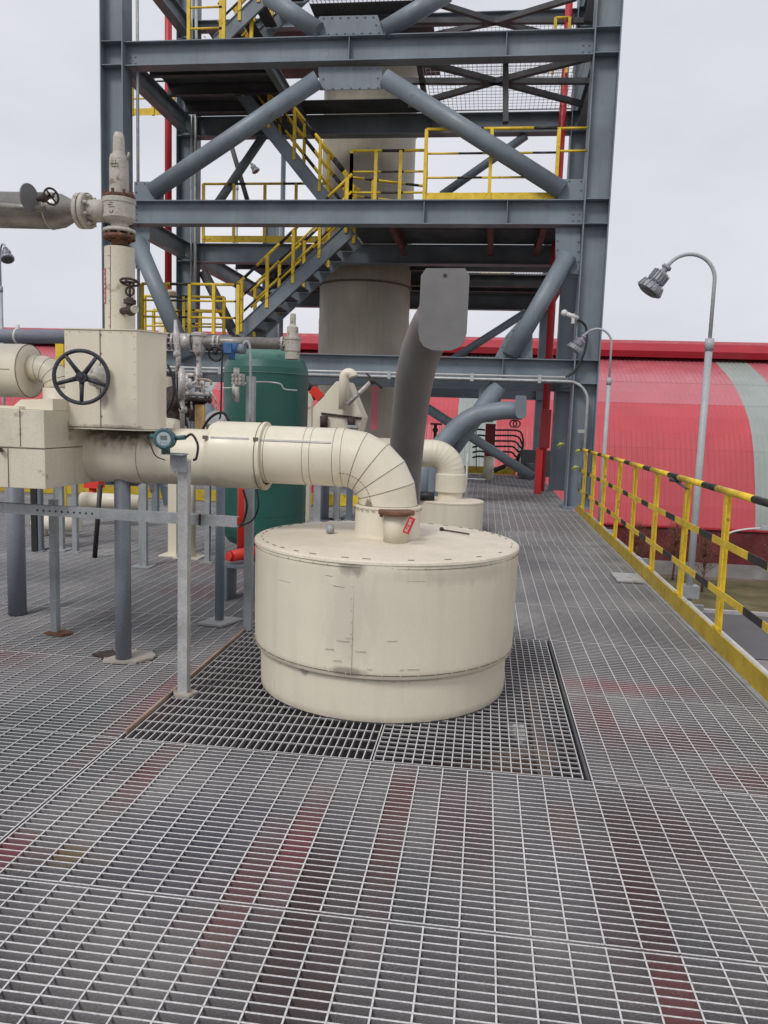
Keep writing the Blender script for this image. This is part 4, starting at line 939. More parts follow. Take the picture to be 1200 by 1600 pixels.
post(-3.31, 1.07, 5.12, .125, POST, 'grey round post under the left insulation box, nearest the left edge', base=False)
p2 = post(-2.10, 1.10, 4.30, .093, POST, 'grey round post under the big left pipe standing on a worn mortar pad', base=False)
m = MB(); m.prism([(-2.17, 4.3, 1.06), (-2.03, 4.3, 1.06), (-2.03, 4.3, 1.10), (-2.17, 4.3, 1.10)], (0, .1, 0)); m.build('saddle', DARKST, p2)
rg = random.Random(5)
def pad(cx, cyy, rx, ry, label, mat=PAD):
    m = MB(); pts = [(cx+rx*math.cos(2*PI*i/14)*rg.uniform(.75, 1.1), cyy+ry*math.sin(2*PI*i/14)*rg.uniform(.75, 1.1), .002) for i in range(14)]
    m.prism(pts, (0, 0, .012)); return tag(m.build('mortar_pad', mat), label, 'pad')
pad(-2.1, 4.34, .17, .15, 'rough mortar patch around the foot of the grey round post under the big pipe')
m = MB(); m.prism([(-2.32, 4.33, .004), (-2.2, 4.28, .004), (-2.16, 4.36, .004), (-2.24, 4.44, .004)], (0, 0, .012)); tag(m.build('cut_hole', RUSTD), 'dark rusty cut edge in the grating left of the round post', 'cut edge')
p3 = post(at(284, 1084, 3.84).x+.01, 1.25, 3.84, .052, GALV, 'galvanised channel post carrying the green transmitter in front of the big pipe', kind='channel', base=False)
pad(-1.53, 3.83, .07, .06, 'small mortar pad at the foot of the transmitter post')
p4 = post(-1.845, 1.08, 5.28, .065, STEEL, 'dark grey post with a square base plate left of the drum behind the big pipe', base=False)
m = MB(); m.prism([(-1.96, 5.15, .004), (-1.78, 5.13, .004), (-1.69, 5.36, .004), (-1.90, 5.38, .004)], (0, 0, .014)); m.build('base_plate', GALV, p4)
p5 = post(at(387, 984, 5.12).x, at(387, 588, 5.12).z, 5.12, .055, GALV2, 'tall galvanised channel post with the blue transmitter just left of the drum', kind='channel', base=False)
post(-2.79, .90, 4.73, .042, GALV2, 'thin galvanised channel post with rusty foot between the two grey round posts', kind='channel', base=False)
pad(-2.76, 4.72, .09, .06, 'small rust red patch at the foot of the thin galvanised post', RUSTM)
for (px_, py_, w_, mt, lb, kd) in ((60, 858, .10, POST, 'grey post behind the left insulation box, next to a black strip', 'channel'), (93, 858, .10, GALV2, 'galvanised post right of the black strip under the insulation box', 'channel'), (118, 862, .05, GALV2, 'thin grey far post left of the leaning black rod', 'channel'),
                               (224, 885, .075, GALV2, 'light grey far post between the round post and the transmitter post', 'channel'), (270, 867, .09, CREAM, 'pale cream far post behind the transmitter post, left one', 'channel'), (297, 870, .11, CREAM, 'pale cream far round post right behind the transmitter post', 'round'), (324, 878, .05, GALV2, 'thin galvanised far post left of the dark grey post', 'channel'),
                               (495, 815, .10, GALV2, 'pale far post just right of the green tank', 'channel'), (507, 812, .12, POST, 'grey round far post right of the green tank', 'round'), (525, 812, .09, GALV2, 'thin far post in the group below the big pipe', 'channel'), (545, 812, .09, STEEL, 'rightmost far post under the big pipe', 'channel')):
    g = onz(px_, py_); post(g.x, 1.2 if px_ < 400 else 1.3, g.y, w_, mt, lb, kind=kd, base=True)
g = onz(66, 858); m = MB(); m.box(g.x-.03, g.x+.03, g.y-.15, g.y-.12, .0, 1.2); tag(m.build('black_strip', CABLE), 'black rubber strip hanging beside the far grey post', 'strip')
ga = onz(148, 871); m = MB(); m.tube([(ga.x, ga.y, .0), at(157, 757, ga.y)], .025, 10); tag(m.build('leaning_rod', CABLE), 'thin black rod leaning on the grating under the big pipe', 'rod')
# galvanised cross bar
CB = thing('cross_bar', 'long galvanised perforated channel bar crossing in front of the posts at knee height', 'bar', (-2, 3.9, .95))
A_, B_ = at(-60, 790, 3.95), at(370, 816, 3.95); A_.y = B_.y = 3.95
m = MB(); m.bar(A_, B_, .005, .055); m.bar(A_+V((0, .02, .026)), B_+V((0, .02, .026)), .04, .004); m.bar(A_+V((0, .02, -.026)), B_+V((0, .02, -.026)), .04, .004); m.build('channel', GALV2, CB)
m = MB()
for i in range(10):
    c = at(58+9.5*i, 797.5+.57*i, 3.944); m.cyl((c.x, 3.946, c.z), (c.x, 3.949, c.z), .006, n=8)
m.build('hole', CABLE, CB)
c = at(312, 812, 3.94); m = MB(); m.box(c.x-.004, c.x+.004, 3.935, 3.95, c.z-.03, c.z+.03); m.build('joint_clip', RUSTD, CB)

# ================================================================== TRANSMITTERS
def transmitter(c, mat, label, name='transmitter'):
    t = thing(name, label, 'transmitter', c)
    m = MB(); ax = V((.25, -1, .05)).normalized(); m.lathe(c, [(.0, -.07), (.042, -.07), (.048, -.05), (.048, -.035), (.042, -.03), (.042, .03), (.05, .035), (.052, .06), (.044, .068), (.034, .066)], 28, axis=ax)
    for i in range(12):
        a = 2*PI*i/12; uu = ax.orthogonal().normalized(); ww = ax.cross(uu); e = uu*math.cos(a)+ww*math.sin(a); m.bar(c+ax*.036+e*.051, c+ax*.06+e*.052, .008, .005, 0, e)
    m.cyl(c+V((0, 0, -.075)), c+V((0, 0, -.03)), .022, n=14); m.cyl(c+V((-.085, .01, .012)), c+V((-.03, .01, .005)), .012, n=10); m.cyl(c+V((.03, .01, .005)), c+V((.10, .01, .012)), .012, n=10)
    m.build('housing', mat, t)
    m = MB(); m.cyl(c+ax*.062, c+ax*.066, .036, n=28); m.build('dial_face', SCREEN, t)
    rt = ax.cross(Z_).normalized()*1; upv = rt.cross(ax)*1
    m = MB(); m.bar(c+ax*.067-rt*.016+Z_*.006, c+ax*.067+rt*.016+Z_*.006, .02, .002, 0, ax); m.build('display', LCD, t)
    m = MB(); [m.cyl(c+ax*.066+rt*(dx)+Z_*(-.02), c+ax*.0685+rt*dx+Z_*(-.02), .003, n=8) for dx in (-.014, 0, .014)]; m.build('button', LCD, t)
    return t
tc_ = at(259, 686, 3.74)
tr = transmitter(tc_, TEAL, 'round dark green pressure transmitter with a small display on the near post')
px3 = at(284, 1084, 3.84).x+.02
m = MB(); m.box(px3-.064, px3+.024, 3.785, 3.792, tc_.z-.165, tc_.z-.07); m.box(px3-.085, px3+.03, 3.72, 3.80, tc_.z-.078, tc_.z-.072); m.prism([(px3-.05, 3.79, tc_.z-.15), (px3-.04, 3.79, tc_.z-.19), (px3-.03, 3.79, tc_.z-.15)], (0, .004, 0)); m.build('bracket', GALV2, tr)
def cable(pts, r, mat, label, name='cable', cat='cable', group=None):
    m = MB(); m.tube(smoothpath(pts, 8), r, 8); return tag(m.build(name, mat), label, cat, group)
cable([tc_+V((-.085, .01, .012)), tc_+V((-.11, .0, .01)), at(235, 695, 3.72), at(243, 712, 3.74), at(258, 719, 3.79)], .003, CABLE, 'thin dark tube hanging left of the near transmitter')
cable([tc_+V((.10, .01, .012)), at(300, 679, 3.74), at(309, 695, 3.74), at(307, 715, 3.74), at(303, 719, 3.76)], .0065, CABLE, 'thick black hose bending down right of the near transmitter')
cable([at(290, 717, 3.8), at(298, 718, 3.78), at(305, 715, 3.77)], .002, WHITE, 'thin pale wire between the near transmitter post and its hose')
# blue actuator on tall post
t = thing('field_instrument', 'blue and silver instrument head on top of the tall post by the green tank', 'instrument', at(372, 560, 5.05))
c = at(360, 545, 5.0)
m = MB(); m.ball(c, .042, 16); m.cyl(c+V((-.04, 0, .005)), c+V((.055, 0, .005)), .034, n=18); m.cyl(c+V((.01, 0, -.07)), c+V((.01, 0, 0)), .022, n=12); m.box(c.x-.03, c.x+.02, c.y-.045, c.y-.02, c.z-.03, c.z+.03); m.build('head', BLUE, t)
m = MB(); m.cyl(c+V((.055, 0, 0)), c+V((.10, 0, 0)), .033, n=14); m.build('rear_cover', STEEL, t)
b_ = at(374, 595, 5.05); m = MB(); m.box(b_.x-.045, b_.x+.025, 5.03, 5.09, b_.z-.03, b_.z+.045); m.cyl(b_+V((-.02, 0, .03)), b_+V((-.02, 0, .085)), .02, n=12); m.cyl(b_+V((-.03, -.02, -.02)), b_+V((-.03, -.02, -.12)), .013, n=10); m.cyl(b_+V((-.01, -.02, -.04)), b_+V((-.01, -.02, -.14)), .018, n=10)
for dz in (-.015, .01, .035):
    for dx in (-.035, -.01, .015): m.cyl(b_+V((dx, -.02, dz)), b_+V((dx, -.035, dz)), .009, n=8)
m.build('manifold', VALVE2, t)
cable([c+V((.08, 0, .01)), at(384, 534, 5.0), at(391, 548, 5.0), at(391, 640, 5.0), at(391, 660, 5.02)], .009, GALV2, 'grey flexible conduit arching over the blue instrument head')
cable([at(349, 548, 5.0), at(347, 560, 5.0), at(345, 640, 5.0), at(343, 655, 5.0)], .006, CABLE, 'black cable dropping left of the blue instrument head')
cable([at(440+24, 610, 6.9)+V((0, 0, 0)), at(445, 608, 6.9), at(438, 600, 6.9), at(420, 597, 6.9), at(395, 597, 6.0), at(380, 600, 5.1)], .006, WHITE, 'thin white tube running right from the tall post across the green tank')
cable([at(346, 606, 6.0), at(360, 606, 5.6), at(366, 602, 5.2), at(367, 594, 5.1)], .005, WHITE, 'thin white tube curling left of the tall post before the green tank')
cable([at(380, 765, 5.0), at(386, 790, 5.0), at(380, 815, 5.0), at(372, 823, 4.9)], .008, CABLE, 'black cable looping below the big pipe beside the red stand pipe')
cable([at(401, 762, 5.0), at(404, 790, 5.0), at(395, 812, 5.0), at(372, 824, 4.9)], .006, CABLE, 'thin dark cable loop right of the tall post under the big pipe')
cable([at(310, 695, 5.0), at(318, 668, 5.0), at(332, 650, 5.0), at(348, 645, 5.0), at(358, 658, 5.0)], .009, CABLE, 'dark hose arching behind the sleeve of the big pipe')
cable([at(262, 570, 5.2), at(270, 590, 5.2), at(271, 620, 5.2), at(258, 650, 5.2)], .009, CABLE, 'black cable hanging right behind the valve box')
cable([at(272, 580, 5.3), at(274, 610, 5.3), at(282, 640, 5.3)], .007, CABLE, 'second black cable between the valve box and the silver fittings')

for i, (a_, b_, c_, lb) in enumerate((((282, 600), (296, 612), (300, 640), 'thin pale impulse tube bending beside the rusty control valve'), ((330, 612), (338, 630), (334, 652), 'pale impulse tube dropping right of the control valve flange'))):
    cable([at(*a_, 5.5), at(*b_, 5.5), at(*c_, 5.5)], .008, VALVE2, lb, 'impulse_tube', 'tube')
m = MB(); c = at(296, 602, 5.5); m.ball(c, .03, 10); m.cyl(c, c+V((.06, 0, .03)), .012, n=8); m.cyl(c+V((-.02, 0, 0)), c+V((-.02, 0, .07)), .012, n=8); tag(m.build('needle_valve', VALVE2), 'small silver needle valve left of the rusty control valve stem', 'valve')
m = MB(); c = at(272, 634, 5.7); m.tube([c+V((-.06, 0, .12)), c, c+V((.05, 0, -.2))], .07, 12); m.ball(c+V((.02, -.05, .02)), .06, 10); tag(m.build('dark_valve_body', RUSTD), 'dark rusty valve body in the shade right of the valve box', 'valve')
# ================================================================== GREEN TANK
gc = V((-2.235, 7.75, 0))
GT = thing('green_tank', 'tall dark green round topped tank standing behind the big pipe', 'tank', gc)
r = .425; z1 = 1.90
m = MB(); m.lathe(gc, [(r, .34), (r, z1)], 64); m.build('shell', GREEN, GT)
m = MB(); m.lathe(gc, [(r+.003, z1-.004), (r+.003, z1+.008), (r, z1+.01), (r*.985, z1+.06), (r*.93, z1+.125), (r*.82, z1+.18), (r*.62, z1+.23), (r*.35, z1+.26), (0, z1+.27)], 64); m.build('top_dome', stained(GREEN, 'green_dome_paint_pale_top', [((-2.2, 7.75, 2.15), (.6, .6, .16), (.10, .24, .18), .7)], nsc=3), GT)  # dome paint turns paler green towards the top
m = MB(); m.lathe(gc, [(r+.003, .345), (r+.003, .335), (r*.97, .27), (r*.85, .2), (r*.6, .15), (.0, .13)], 64); m.build('bottom_dome', GREEN, GT)
for i in range(3):
    a = R(-100+120*i); p = gc+V((math.cos(a)*.33, math.sin(a)*.33, 0)); m = MB(); m.bar(p, p+Z_*.34, .08, .08); m.box(p.x-.08, p.x+.08, p.y-.08, p.y+.08, 0.002, .015); m.build('leg', CABLE, GT)
m = MB(); m.torus(gc+Z_*.5, Z_, r+.001, .002, 64, 4); m.torus(gc+Z_*(z1+.002), Z_, r+.004, .003, 64, 4); m.build('weld_seam', stained(GREEN, 'weld_line_highlight', [((-2.2, 7.75, 1.9), (2, 2, .2), (.16, .30, .24), .8)]), GT)  # highlight along the upper weld painted as paler green

# red stand pipe & hydrant at tank foot
xh = at(377, 820, 6.2)
m = MB(); m.cyl((xh.x, 6.2, .25), (xh.x, 6.2, 1.15), .034, n=14); tag(m.build('red_stand_pipe', REDBR), 'bright red upright pipe between the posts before the green tank', 'pipe')
g = at(370, 868, 6.0); m = MB(); m.cyl(g+V((-.03, -.05, 0)), g+V((.12, .15, .02)), .047, n=18); m.cyl(g+V((-.035, -.055, 0)), g+V((-.05, -.075, 0)), .035, n=18)
tag(m.build('hose_coupling', REDBR), 'bright red horizontal pipe end on a small steel stool beside the drum', 'pipe')
g = at(372, 890, 6.0); m = MB(); m.box(g.x-.08, g.x+.14, 5.9, 6.15, g.z+.03, g.z+.05); m.box(g.x-.08, g.x-.06, 5.9, 6.15, 0, g.z+.03); m.box(g.x+.12, g.x+.14, 5.9, 6.15, 0, g.z+.03); tag(m.build('steel_stool', STEEL), 'small grey steel stool under the bright red pipe end', 'stool')

# ================================================================== SILVER VALVE TRAIN BEHIND VALVE BOX
VT = thing('valve_train', 'weathered silver pipe with flanges and valves running between the valve box and the green tank', 'valve train', (-2.5, 6.6, 2.1))
yv = 6.6; zc = at(350, 535, yv).z; X = lambda px_, y=yv: at(px_, 535, y).x
m = MB(); m.cyl((X(258), yv, zc), (X(441), yv, zc), .05, n=20); m.build('run', STAIN, VT)
m = MB()
for px_ in (264, 272, 282, 336, 343, 442): m = MB(); m.flange((X(px_), yv, zc), X_, .075 if px_ < 300 else .062, .018, 8, bl=.045); m.build('flange', VALVE2, VT)
m = MB()
m.cyl((X(284), yv, zc), (X(300), yv, zc), .07, n=20); m.build('end_piece', VALVE2, VT)
m = MB(); c = V((X(311), yv, zc)); m.lathe(c+Z_*-.13, [(.02, -.05), (.022, 0), (.05, .04), (.06, .08), (.062, .17), (.07, .18), (.07, .2), (.05, .21), (.0, .21)], 20); m.cyl((c.x, yv, zc-.18), (c.x, yv, at(311, 600, yv).z), .022, n=12); m.cyl((c.x, yv, at(311, 590, yv).z), (c.x, yv, at(311, 583, yv).z), .035, n=12); m.build('globe_valve', VALVE2, VT)
m = MB(); p = at(278, 535, 6.3); m.tube([at(274, 500, 6.3), at(276, 530, 6.3), at(279, 560, 6.3), at(276, 590, 6.3)], [.012, .03, .022, .015], 10); m.ball(at(277, 553, 6.3), .035, 10); m.build('branch_valve', VALVE2, VT)
m = MB(); c = V((X(457), yv, zc)); m.lathe(c-Z_*.07, [(.06, -.06), (.062, 0), (.068, .01), (.068, .10), (.075, .105), (.075, .125), (.05, .13), (.048, .21), (.03, .225), (.026, .235), (.024, .32), (.0, .33)], 24); m.cyl((X(440), yv, zc), (X(455), yv, zc), .045, n=16); m.build('relief_valve', VALVE, VT)
m = MB(); m.torus(V((X(343), 6.5, at(343, 553, 6.5).z)), (0, 1, .3), .06, .01, 20, 6); m.ball((X(343), 6.5, at(343, 550, 6.5).z), .025, 8); m.build('handwheel', CABLE, VT)
# control valve assembly below (flange, rusty bonnet, orange board)
CV = thing('control_valve', 'rusty flanged control valve between the valve box and the tall post', 'valve', (-2.2, 5.6, 1.5))
yc = 5.6; c = at(308, 616, yc); c.y = yc
m = MB(); m.flange(c, Z_, .115, .026, 8, bl=.05); m.build('upper_flange', VALVE2, CV)
m = MB(); m.flange(c-Z_*.04, Z_, .11, .03, 8, bl=.05); m.cyl(c-Z_*.20, c-Z_*.04, .06, n=16); m.ball(c-Z_*.12+V((-.07, 0, 0)), .055, 10); m.build('body', RUSTD, CV)
m = MB(); m.cyl(c+Z_*.01, c+Z_*.20, .018, n=10); m.cyl(c+Z_*.14+V((-.09, 0, 0)), c+Z_*.14+V((.02, 0, 0)), .016, n=10)
for dx, dy in ((-.06, -.03), (.06, -.03), (.0, .06)): m.cyl(c+V((dx, dy, 0)), c+V((dx, dy, .10)), .009, n=8)
m.box(c.x-.07, c.x+.07, c.y-.04, c.y+.04, c.z+.05, c.z+.062); m.ball(c+V((-.05, -.02, .09)), .025, 8); m.ball(c+V((.05, -.02, .085)), .022, 8); m.build('yoke', VALVE2, CV)
m = MB(); m.tube(smoothpath([c+V((-.01, 0, .10)), c+V((.05, -.03, .11)), c+V((.11, -.03, .10)), c+V((.12, -.03, .07))]), .009, 8); m.build('pilot_tube', SANDY, CV)
m = MB(); m.cyl(at(285, 690, 5.4), at(284, 575, 5.4), .018, n=10); m.cyl(at(284, 625, 5.4), at(284, 580, 5.4), .026, n=10); m.ball(at(286, 640, 5.4), .032, 10); m.build('impulse_line', VALVE2, CV)
m = MB(); c2 = at(313, 660, 5.55); m.box(c2.x-.035, c2.x+.035, 5.53, 5.56, c2.z-.2, c2.z+.13); m.cyl((c2.x, 5.53, c2.z+.03), (c2.x, 5.525, c2.z+.03), .006, n=8); tag(m.build('orange_board', PINK), 'orange yellow bracket board behind the big pipe beside the rusty control valve', 'board')
m = MB(); c3 = at(268, 672, 5.6); m.lathe((c3.x-.15, 5.6, c3.z-.03), [(.12, 0), (.12, .15), (.11, .2), (.06, .26), (0, .27)], 28, axis=X_); tag(m.build('clad_pipe_end', CREAM), 'cream clad pipe end just right behind the valve box', 'pipe')
m = MB(); c3 = at(338, 657, 5.3); m.cyl(c3+V((0, .02, -.02)), c3+V((0, -.02, .02)), .07, n=24); tag(m.build('gauge_disc', GALV), 'round grey gauge back plate behind the sleeve of the big pipe', 'gauge')
# pale bits under the pipe at the left
g = onz(92, 838); m = MB(); m.cyl((g.x-.3, g.y, .15), (g.x+.25, g.y, .15), .09, n=18); m.cyl((g.x-.2, g.y, 0), (g.x-.2, g.y, .1), .06, n=12)
tag(m.build('floor_pipe', CREAM), 'nearer low cream clad pipe lying on the grating at the left', 'pipe')
m = MB(); m.cyl((g.x-.25, g.y+1, .32), (g.x+.55, g.y+1, .32), .10, n=18); m.cyl((g.x+.3, g.y+1, 0), (g.x+.3, g.y+1, .3), .05, n=10)
tag(m.build('floor_pipe', CREAM), 'farther low cream clad pipe on a stub, left of the leaning black rod', 'pipe')
# far yellow kick plates and rails on the left deck side, seen below the pipes
FR = thing('far_guard_rail', 'yellow kick plate and rail along the far edge of the deck, seen under the pipes', 'railing', (-5, 14, 0))
m = MB(); m.box(-11.1, -3.4, 12.6, 12.61, .01, .2); m.build('kick_plate', YDIRT, FR)
for x in (-10.5, -9.2, -7.9, -6.6, -5.3, -4.0): m = MB(); m.box(x-.03, x+.03, 12.62, 12.68, 0, 1.1); m.build('post', YEL, FR)
m = MB(); striped(m, (-11.1, 12.65, 1.09), (-3.6, 12.65, 1.09), .024, 1.1, .34); m.build('rail', [YEL, BLK], FR)
m = MB(); gx = at(140, 765, 11.5); m.box(gx.x-.1, gx.x+.15, 11.5, 11.7, .25, .6); m.cyl((gx.x, 11.6, .0), (gx.x, 11.6, .26), .06, n=10); tag(m.build('red_junction_box', REDBR), 'small orange red box on a stub behind the leaning black rod', 'box')
g = onz(243, 812); m = MB(); m.box(g.x-.04, g.x+.04, g.y-.04, g.y+.04, 0, 1.1); m.prism([(g.x+.04, g.y, .55), (g.x+.5, g.y, .2), (g.x+.12, g.y, .2)], (0, .02, 0)); tag(m.build('braced_stand', STEEL), 'grey stand with a triangular gusset right of the round post, far back', 'stand')
g = onz(232, 815); m = MB(); m.tube([(g.x, g.y, 1.1), (g.x+.02, g.y, .7), (g.x+.06, g.y, .4)], [.03, .06, .03], 8); m.ball((g.x, g.y, .75), .09, 8); tag(m.build('hanging_fitting', VALVE2), 'silver pipe fitting hanging beside the far braced stand', 'fitting')
# mortar debris and orange band near tower left
yp = thing('yellow_ladder_post', 'yellow post behind the handwheel at the left', 'post', at(93, 600, 9))
m = MB(); x0_ = at(93, 580, 9).x; m.box(x0_-.05, x0_+.05, 9, 9.04, 0, at(93, 537, 9).z); m.build('shaft', YEL, yp)

# ================================================================== SECOND DRUM
D2 = V((-.48, 10.5, 0)); c = at(703, 780, 10.5); D2.x = c.x; 
z2 = c.z; r2 = 105/2/1211*10.5
T = thing('insulated_drum', 'smaller cream clad drum farther back, half hidden behind the big drum', 'drum', D2)
m = MB(); m.lathe(D2, [(r2-.02, .01), (r2, .01), (r2, z2-.02)], 64); m.build('shell', CREAM, T)
m = MB(); m.lathe(D2, [(r2+.004, z2-.03), (r2+.004, z2-.012), (r2-.01, z2-.004), (.2, z2+.02), (0, z2+.02)], 64); m.build('lid', LIDM, T)
m = MB(); m.lathe(D2, [(.165, z2+.02), (.165, z2+.10), (.19, z2+.10), (.205, z2+.11), (.205, z2+.34), (.19, z2+.35)], 36); m.build('neck', CREAM, T)
nx = at(696, 750, 10.5).x
P2 = thing('insulated_pipe', 'smaller cream clad pipe elbow dropping onto the farther drum', 'pipe', (nx-.6, 10.5, 1.0))
zc2 = at(680, 713, 10.5).z; rr_ = .2; bb = .26; zt2 = z2+.35
pts = [(nx-1.6, 10.5, zt2+bb), (nx-bb, 10.5, zt2+bb)]+arc3((nx-bb, 10.5, zt2), (0, 0, 1), (1, 0, 0), bb, 0, PI/2, 12)[1:]+[(nx, 10.5, zt2-.01)]
dx2 = D2.x
m = MB(); m.tube([(p[0]-nx+dx2, p[1], p[2]) for p in pts], .185, 36); m.build('cladding', CREAM, P2)
m = MB()
for i in range(9):
    a = PI/2*i/8; d = V((math.sin(a), 0, math.cos(a))); m.torus(V((dx2-bb, 10.5, zt2))+d*bb, (math.cos(a), 0, -math.sin(a)), .1865, .0025, 32, 4)
m.build('elbow_seam', CREAMD, P2)
g = at(667, 775, 10.2); m = MB(); m.cyl(g+V((-.12, 0, 0)), g+V((.1, 0, 0)), .06, n=14); tag(m.build('black_bucket', CABLE), 'black round end beside the neck of the farther drum', 'bucket')
g = onz(666, 800); m = MB(); m.cyl((g.x, 11.6, 0), (g.x, 11.6, 1.1), .09, n=14); tag(m.build('support_post', STEEL), 'grey post under the farther cream elbow', 'post')

# ================================================================== EXHAUST PIPES
def exhaust(pts, radii, cut, label, mat, capmat, capw, caph, capn, hole=True, yaw=0):
    t = thing('exhaust_pipe', label, 'exhaust pipe', pts[0], 'bent exhaust pipes')
    P = smoothpath(pts, 8); k = len(P); rs = [radii[0]+(radii[1]-radii[0])*i/(k-1) for i in range(k)]
    m = MB(); m.tube(P, rs, 36); m.build('barrel', mat, t)
    c = V(cut); n_ = V(capn).normalized(); u = n_.cross(Z_).normalized(); w = u.cross(n_).normalized()
    shp = [(-1, -.55), (-.93, -.75), (-.75, -.9), (-.4, -.99), (0, -1), (.4, -.99), (.75, -.9), (.93, -.75), (1, -.55), (1, .82), (.8, 1), (-.8, 1), (-1, .82)]
    m = MB(); m.prism([c+u*x*capw+w*z*caph-n_*.006 for x, z in shp], n_*.014); m.build('flap', capmat, t)
    if hole: m = MB(); m.cyl(c+w*caph*.82+n_*.007, c+w*caph*.82+n_*.0105, .018, n=12); m.build('hole', CABLE, t)
    return t
fc = at(693, 484, 6.55)
exhaust([V((at(632, 800, 9.0).x, 9.0, .002)), at(632, 790, 8.9), at(634, 720, 8.4), at(641, 640, 7.9), at(652, 570, 7.4), at(668, 525, 7.05), at(688, 492, 6.62)], (.175, .19), fc, 'big dark grey exhaust pipe with a flat flap end rising behind the main elbow', EXH, EXH2, .20, .335, (-.05, -1, .06))
fc2 = at(814, 636, 13.8)
exhaust([V((at(672, 790, 14).x, 14, .002)), at(673, 770, 14), at(676, 720, 14), at(698, 685, 14), at(735, 653, 14), at(780, 642, 14), at(816, 642, 14)], (.19, .155), fc2, 'grey exhaust pipe curving right with its flap tilted up, under the tower', STEEL, STEEL, .11, .20, (.55, -1, .1), hole=False)
m = MB(); g = at(802, 662, 14); m.torus(g, Y_, .06, .012, 16, 6); m.torus(g+V((.06, 0, 0)), Y_, .06, .012, 16, 6); tag(m.build('shackle', RUSTD), 'small dark shackle hanging under the curved grey exhaust pipe', 'shackle')

# ================================================================== HOPPER WITH GOOSENECK
yh = 10.0
H_ = thing('insulated_hopper', 'cream pointed insulation cover with a small gooseneck pipe, right of the green tank', 'hopper', at(528, 680, yh))
poly = [(487, 640), (525, 596), (543, 596), (566, 652), (553, 700), (489, 700)]
m = MB(); m.prism([V((at(p, q, yh).x, yh, at(p, q, yh).z)) for p, q in poly], (0, .5, 0)); m.build('casing', CREAM, H_, bev=.008)
m = MB(); e0, e1 = at(502, 646, yh-.01), at(565, 654, yh-.01); m.bar(e0, e1, .02, .03); m.cyl(at(506, 650, yh-.05), at(506, 668, yh-.05), .05, n=12); m.cyl(at(549, 652, yh-.05), at(549, 668, yh-.05), .05, n=12); m.build('hanger_bar', RUSTD, H_)
m = MB(); m.box(at(543, 668, yh).x, at(560, 668, yh).x, yh-.1, yh+.1, at(545, 668, yh).z, at(545, 664, yh).z); m.build('clamp', GALV, H_)
a0 = at(538, 640, yh-.1); a1 = at(538, 590, yh-.1); cen = V(((at(547, 590, yh).x), yh-.1, a1.z))
rb_ = cen.x-a1.x
m = MB(); m.tube([(a1.x, yh-.1, a0.z), (a1.x, yh-.1, a1.z)]+arc3(cen, (-1, 0, 0), (0, 0, 1), rb_, 0, PI*.95, 12)[1:], .065, 20); m.build('gooseneck', CREAM, H_)
m = MB(); v0, v1 = at(543, 632, yh-.2), at(579, 597, yh-.2); m.cyl(v0, v1, .028, n=12); m.build('stem', VALVE2, H_)
m = MB(); m.tube([at(572, 583, yh-.2), at(597, 607, yh-.2)], .012, 8); m.cyl(v1, at(583, 594, yh-.2), .04, n=10); m.build('tee_handle', RUSTD, H_)
# bits right of the green tank
m = MB(); g = at(480, 640, 9.2); m.box(g.x-.05, g.x+.05, 9.2, 9.3, 0, at(480, 606, 9.2).z); tag(m.build('cream_post', CREAMD), 'pale cream post standing right against the green tank', 'post')
m = MB(); c = at(495, 612, 9.0); m.bar(at(488, 608, 9), at(502, 622, 9), .10, .10, 0); tag(m.build('red_valve_tag', REDBR), 'red lever box between the green tank and the pointed cream cover', 'lever')
m = MB(); m.tube([at(478, 606, 9), at(500, 618, 9)], .02, 6); m.tube([at(480, 600, 9.05), at(492, 625, 9.05)], .015, 6); m.ball(at(481, 604, 9), .05, 8); tag(m.build('small_valve', RUSTD), 'small dark valve beside the red lever right of the green tank', 'valve')
m = MB(); g = at(585, 640, 15.0); m.box(g.x-.07, g.x+.07, 15.0, 15.04, at(585, 672, 15).z, at(585, 603, 15).z); tag(m.build('red_stripe_board', SHEETR2), 'narrow red board standing against the beige stack base', 'board')

# ================================================================== THINGS UNDER THE TOWER
g = onz(765, 742); 
T = thing('cable_junction_box', 'dark red cabinet on a pale pedestal with black cables fanning out to the right', 'cabinet', (g.x, 20.5, 0))
yk = 20.5; xk = at(765, 700, yk).x
m = MB(); m.cyl((xk, yk, 0), (xk, yk, at(765, 712, yk).z), .14, n=20); m.build('pedestal', CREAM, T)
m = MB(); m.box(xk-.13, xk+.13, yk-.15, yk+.15, at(765, 712, yk).z, at(765, 662, yk).z); m.build('cabinet', REDD, T, bev=.01)
m = MB()
for i, py_ in enumerate((672, 681, 690, 698, 706, 714)):
    m.tube(smoothpath([at(738, py_+1, yk), at(748, py_-1, yk), at(758, py_, yk)]), .024, 6)
for i in range(5):
    py_ = 672+8.5*i; e = 816-i*2.2
    m.tube(smoothpath([at(772, py_, yk), at(790, py_, yk), at(e-7, py_+1, yk), at(e, py_+8, yk), at(817-i, 700+i*2, yk-.03*i), at(806, 718+i*2, yk-.1), at(790, 728, yk-.2)], 6), .024, 6)
m.tube(smoothpath([at(790, 728, yk-.2), at(780, 732, yk-.2), at(772, 736, yk-.2)]), .06, 6); m.build('cable_bundle', CABLE, T)
m = MB()
for px_ in (744, 794): m.cyl(at(px_, 735, yk+.05), at(px_, 668, yk+.05), .015, n=6)
m.build('cable_stand', GALV, T)
